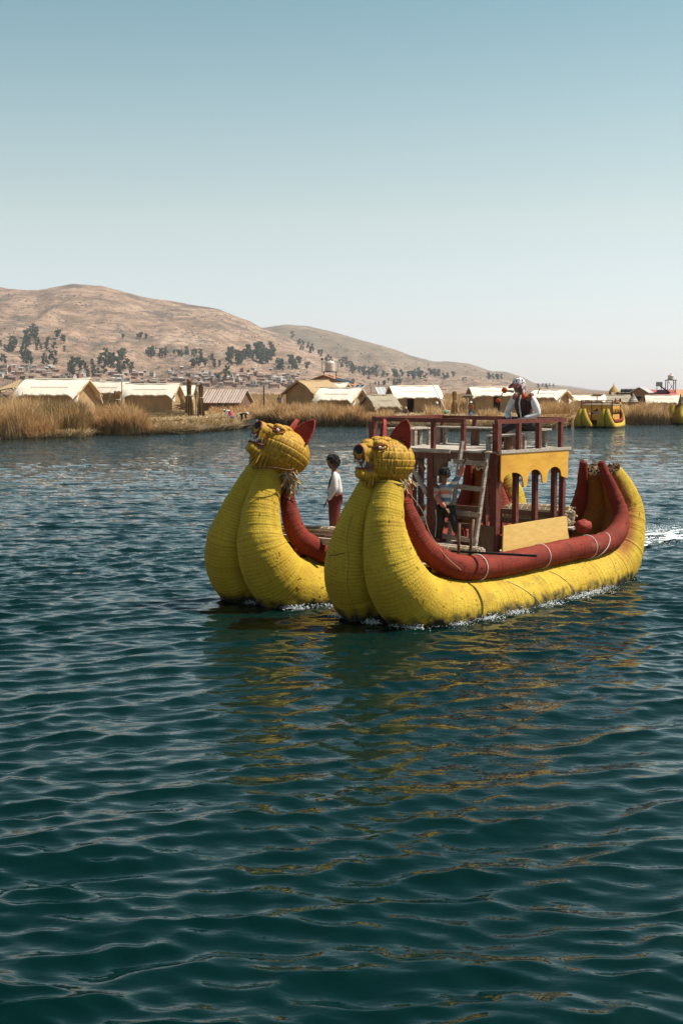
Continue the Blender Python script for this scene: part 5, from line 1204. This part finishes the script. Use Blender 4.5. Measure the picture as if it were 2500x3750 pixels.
for d in ('L', 'R'):
    a, c, h_ = Vector(J['el' + d]), Vector(J['ha' + d]), Vector(J['sh' + d])
    q = skin_mesh({'a': (h_ * .45 + a * .55, .062 * s), 'b': (a, .064 * s), 'c': (a + (c - a) * .92, .049 * s)}, [('a', 'b'), ('b', 'c')], M['cloth_salmon']); link('sleeve', q, p2)
# seated man
s = .98
J = dict(pel=(0, 0, .10), ch=(.09, 0, .43), nk=(.14, 0, .58), hd=(.19, 0, .705), shL=(.08, .185, .51), elL=(.04, .29, .25), haL=(.27, .14, .17), shR=(.10, -.185, .51), elR=(.16, -.27, .26), haR=(.34, -.06, .16),
         hpL=(.03, .10, .09), knL=(.40, .22, .14), anL=(.62, -.06, -.05), toL=(.74, -.10, -.03), hpR=(.03, -.10, .09), knR=(.42, -.16, .13), anR=(.46, -.12, -.22), toR=(.60, -.14, -.25))
mn = person('man in patterned knit cap, dark vest and white shirt seated on the upper deck', W(3.98, .99, 2.575), R(-141), J, s, dict(shirt='cloth_white', vest='vest', trousers='cloth_dark'), .98, (-6, 16), hair=False)
Hd = Vector(J['hd']); hk = .96; Hm = Matrix.Rotation(R(-6), 3, 'Z') @ Matrix.Rotation(R(16), 3, 'Y')
q = MB(); P = []; F = []
for j in range(15):
    ph = R(100) * j / 14
    for k in range(24):
        th = 2 * math.pi * k / 24; P.append(Hd + Hm @ Vector((math.sin(ph) * math.cos(th) * .122 * hk, math.sin(ph) * math.sin(th) * .102 * hk, math.cos(ph) * .132 * hk + .010)))
F = [(j * 24 + k, (j + 1) * 24 + k, (j + 1) * 24 + (k + 1) % 24, j * 24 + (k + 1) % 24) for j in range(14) for k in range(24)]
q.add(P, F); ht = q.build('knit_cap', M['knit'], mn, True)
q = MB(); q.ell(Hd + Hm @ Vector((.13, 0, .035)), (.075, .085, .010), 16, 8, Hm @ Matrix.Rotation(R(22), 3, 'Y')); q.build('cap_visor', M['cloth_maroon'], ht, True)
for sy in (-1, 1):
    q = MB(); q.prism([(-.055, .04), (.05, .04), (.02, -.13), (-.01, -.15)], Hd + Hm @ Vector((-.005, sy * .098, -.01)), Hm @ Vector((1, 0, 0)), Hm @ Vector((0, 0, 1)), .012); q.build('ear_flap', M['knit'], ht)
q = MB(); q.ell(Hd + Vector((.0, .10, -.165)), (.036, .034, .05), 12, 8); q.build('pompom', M['pom'], ht, True)
a0, a1, a2 = Hd + Vector((.02, -.09, -.10)), Hd + Vector((.10, -.22, -.075)), Hd + Vector((.13, -.33, -.24))
q = MB(); q.tube([a0, a1], .02, 6); q.tube([a1, a2], .008, 6); q.build('cap_string', M['rope'], ht)
for p_, r_ in ((a1, .045), (a2, .035)): q = MB(); q.ell(p_, (r_, r_, r_ * 1.1), 12, 8, None, lambda v_: 1 + .08 * math.sin(v_.x * 9) * math.sin(v_.y * 9)); q.build('pompom', M['pom'], ht, True)
q = MB(); q.tube([(.185, .035, .55), (.225, .04, .42), (.18, .03, .26), (.15, .03, .14)], .014, 6); q.build('vest_hem', M['cloth_white'], mn)
for sy in (-1, 1): q = skin_mesh({'a': (Vector((.085, sy * .115, .535)), .072), 'b': (Vector((.08, sy * .20, .52)), .082)}, [('a', 'b')], M['vest_shoulder']); link('vest_shoulder', q, mn)

def bent(s, f=1.0):
    J = dict(pel=(0, 0, .80 * s), ch=(.36 * s, 0, .86 * s), nk=(.50 * s, 0, .86 * s), hd=(.61 * s, 0, .84 * s))
    for d, y in (('L', 1), ('R', -1)):
        J['sh' + d] = (.40 * s, y * .17 * s, .84 * s); J['el' + d] = (.46 * s, y * .18 * s, .56 * s); J['ha' + d] = (.50 * s, y * .15 * s, .32 * s)
        J['hp' + d] = (0, y * .09 * s, .76 * s); J['kn' + d] = (.08 * s, y * .10 * s, .42 * s); J['an' + d] = (-.03 * s, y * .10 * s, .07 * s); J['to' + d] = (.11 * s, y * .11 * s, .03 * s)
    return J
person('bent over reed worker in white top and pink skirt with a pale hat', at_y(845, 1536, 104), R(170), bent(.86), .86, dict(shirt='cloth_white'), 1, (0, 30), False, 'cloth_pink', 'cloth_white')
person('bent over reed worker in black clothes with a white hat', at_y(884, 1545, 105), R(-10), bent(.84), .84, dict(shirt='cloth_black', trousers='cloth_black'), 1, (0, 30), False, None, 'cloth_white')
person('woman in grey top, dark teal skirt and white hat by the slanting mast', at_y(1597, 1534, 108), R(-70), stand(.86), .86, dict(shirt='cloth_grey'), 1, (0, 20), False, 'cloth_blue', 'cloth_white')
person('woman in orange top, black skirt and white hat beside the reed heap', at_y(1723, 1532, 108), R(-120), stand(.86), .86, dict(shirt='cloth_orange'), 1, (0, 20), False, 'cloth_black', 'cloth_white')
sit = dict(pel=(0, 0, .12), ch=(.08, 0, .46), nk=(.12, 0, .60), hd=(.17, 0, .71), shL=(.08, .17, .53), elL=(.18, .24, .32), haL=(.34, .12, .25), shR=(.08, -.17, .53), elR=(.18, -.24, .32), haR=(.34, -.12, .25),
           hpL=(.03, .10, .10), knL=(.36, .18, .24), anL=(.40, .14, -.02), toL=(.52, .15, .0), hpR=(.03, -.10, .10), knR=(.36, -.18, .24), anR=(.40, -.14, -.02), toR=(.52, -.15, .0))
person('crouching person in brown before the doorway hut', at_y(1484, 1523, 116), R(-90), sit, .95, dict(shirt='brownboard', trousers='cloth_dark'), 1, (0, 20), False, None, 'straw')
person('far person in dark blue standing among the reeds', at_y(1023, 1500, 140), R(-90), stand(.98), .98, dict(shirt='cloth_blue', trousers='cloth_dark'), 1, (0, 0), False)
person('person in pale top sitting half hidden in reeds before the open gabled hut', at_y(2032, 1500, 122), R(-90), sit, .95, dict(shirt='cloth_grey', trousers='cloth_dark'), 1, (0, 0), False)
AM = Matrix.Translation(oa) @ Matrix.Rotation(R(66), 4, 'Z')
person('small figure in white sitting in the cabin of the moored yellow boat', AM @ b(1.75, -.15, .85), R(-100), sit, .95, dict(shirt='cloth_white', trousers='cloth_black'), 1, (0, 0), False)
BMx = Matrix.Translation(ob) @ Matrix.Rotation(R(6), 4, 'Z')
person('figure in grey sitting on the roof of the boat at the right edge', BMx @ b(1.55, .9, 2.16), R(-90), sit, .95, dict(shirt='cloth_grey', trousers='cloth_grey'), 1, (0, 0), False, None, 'cloth_white')
def blob(name, label, cat, P, r_, m, seed):
    rr = random.Random(seed); a = [rr.uniform(0, 6) for _ in range(4)]; mb = MB()
    mb.ell((0, 0, r_[2] * .7), r_, 18, 12, None, lambda q: 1 + .10 * math.sin(q.x * 6 + a[0]) * math.sin(q.y * 5 + a[1]) + .06 * math.sin(q.z * 9 + a[2])); o = mb.build(name, M[m], None, True, P); return tag(o, label, cat)
blob('carrying_bundle', 'green cloth bundle lying beside the woman in grey', 'bundle', at_y(1626, 1514, 109), (.42, .3, .16), 'cloth_green', 1)
blob('carrying_bundle', 'blue bundle at the feet of the woman in orange', 'bundle', at_y(1722, 1526, 106), (.22, .2, .20), 'cloth_blue', 2)
blob('carrying_cloth', 'blue cloth beside the worker in the pink skirt', 'cloth', at_y(853, 1532, 103), (.16, .15, .12), 'cloth_blue', 3)

# ------------------------------------------------------------------ foam along the hulls and the wake
M['foam'] = mat('foam', (.85, .87, .86), (.7, .74, .74), 20, rough=.5)
def foam(name, label, pts):
    """pts: (x, y, z, size)"""
    n = len(pts); A = np.array(pts); oc = np.array([(1, 0, 0), (0, 1, 0), (-1, 0, 0), (0, -1, 0), (0, 0, .55), (0, 0, -.55)], float)
    V = A[:, None, :3] + oc[None] * A[:, 3][:, None, None] * rng.uniform(.5, 1.5, (n, 6, 3))
    f = np.array([(0, 1, 4), (1, 2, 4), (2, 3, 4), (3, 0, 4), (1, 0, 5), (2, 1, 5), (3, 2, 5), (0, 3, 5)])
    F = (np.arange(n)[:, None, None] * 6 + f[None]).reshape(-1, 3)
    tag(link(name, np_mesh(name, V.reshape(-1, 3), F, M['foam'], False)), label, 'foam', kind='stuff')
def waterline(vc, sg):
    ky = spline(KY, 14); h2 = ky[:, 2] ** 2 - ky[:, 1] ** 2; k = h2 > 0
    return [(u, vc + sg * (w_ + math.sqrt(h))) for u, h, w_ in zip(ky[k, 0], h2[k], ky[k, 3])]
pts = []
for vc, sgs, cnt in ((BS / 2, (1,), 3200), (-BS / 2, (1,), 900)):
    wl = waterline(vc, 1); wl = np.array([q for q in wl])
    for k in range(cnt):
        t = rng.random(); i = int(t * (len(wl) - 1)); cl = vnoise(np.array([wl[i, 0] * 3.1]), np.array([vc * 7.]), 3)[0]
        if cl < .52 and rng.random() < .9: continue
        u = wl[i, 0] + rng.normal(0, .05); v = wl[i, 1] + abs(rng.normal(0, .11)); p = W(u, v, 0)
        pts.append((p.x, p.y, .02 + abs(rng.normal(0, .025)), rng.uniform(.002, .007) * (1.5 if cl > .66 else 1)))
for vc in (BS / 2, -BS / 2):          # water pushed up under the round bows
    for k in range(1400):
        v = vc + rng.uniform(-.85, .95); u = -.02 + .18 * abs(v - vc) ** 2 - abs(rng.normal(0, .07)); cl = vnoise(np.array([v * 4.3]), np.array([1.7]), 8)[0]
        if cl < .58 and rng.random() < .93: continue
        p = W(u + .28 * 0, v, 0); pts.append((p.x, p.y, .02 + abs(rng.normal(0, .03)), rng.uniform(.002, .007) * (1.4 if cl > .66 else 1)))
foam('bow_foam', 'white flecks of foam along the waterline of the twin hulled boat', pts)
pts = []
def foam_sheet(name, label, u0, u1, v0f, wf, thr, hgt, cell=.05):
    nu, nv = int((u1 - u0) / cell), 60; U_, T_ = np.meshgrid(np.linspace(u0, u1, nu), np.linspace(-1, 1, nv), indexing='ij')
    V_ = v0f(U_) + T_ * wf(U_); nn = fbm(U_ * 2.6, V_ * 6.5, 5, 41) + .5; fall = (1 - np.abs(T_) ** 1.6) * np.clip((U_ - u0) / .4, 0, 1) * np.clip((u1 - U_) / (u1 - u0) * 1.6, 0, 1)
    dens = nn * .9 + fall * .42; keep = dens > thr + .10 * fbm(U_ * 9, V_ * 14, 2, 44)
    Zz = .03 + hgt * (fbm(U_ * 5, V_ * 7, 4, 43) + .35) * np.clip(fall * 1.5, 0, 1)
    ca, sa = math.cos(BA), math.sin(BA); X_ = BO.x + ca * U_ + sa * V_; Y_ = BO.y + sa * U_ - ca * V_
    F = grid_faces(nu, nv); k = keep.reshape(-1)[F].all(1); F = F[k][:, ::-1]
    tag(link(name, np_mesh(name, np.stack([X_, Y_, Zz], -1).reshape(-1, 3), F, M['foam'])), label, 'foam', kind='stuff')
foam_sheet('wake_foam', 'white churned wake streaming from behind the stern', 6.9, 17, lambda u: -.55 + 0 * u, lambda u: .55 + .11 * (u - 6.9), .72, .06)
for k in range(5000):
    t = rng.random() ** .8; u = 6.8 + 9 * t; wd = .3 + .5 * t; v = -.55 + rng.normal(0, wd); p = W(u, v, 0)
    d = vnoise(np.array([p.x * 2.3]), np.array([p.y * 1.2]), 6)[0]
    if d < .45 and rng.random() < .8: continue
    pts.append((p.x, p.y, .04 + abs(rng.normal(0, .06)) * (1 - .5 * t), rng.uniform(.004, .014)))
foam('wake_spray', 'fine white spray flecks over the wake behind the stern', pts)
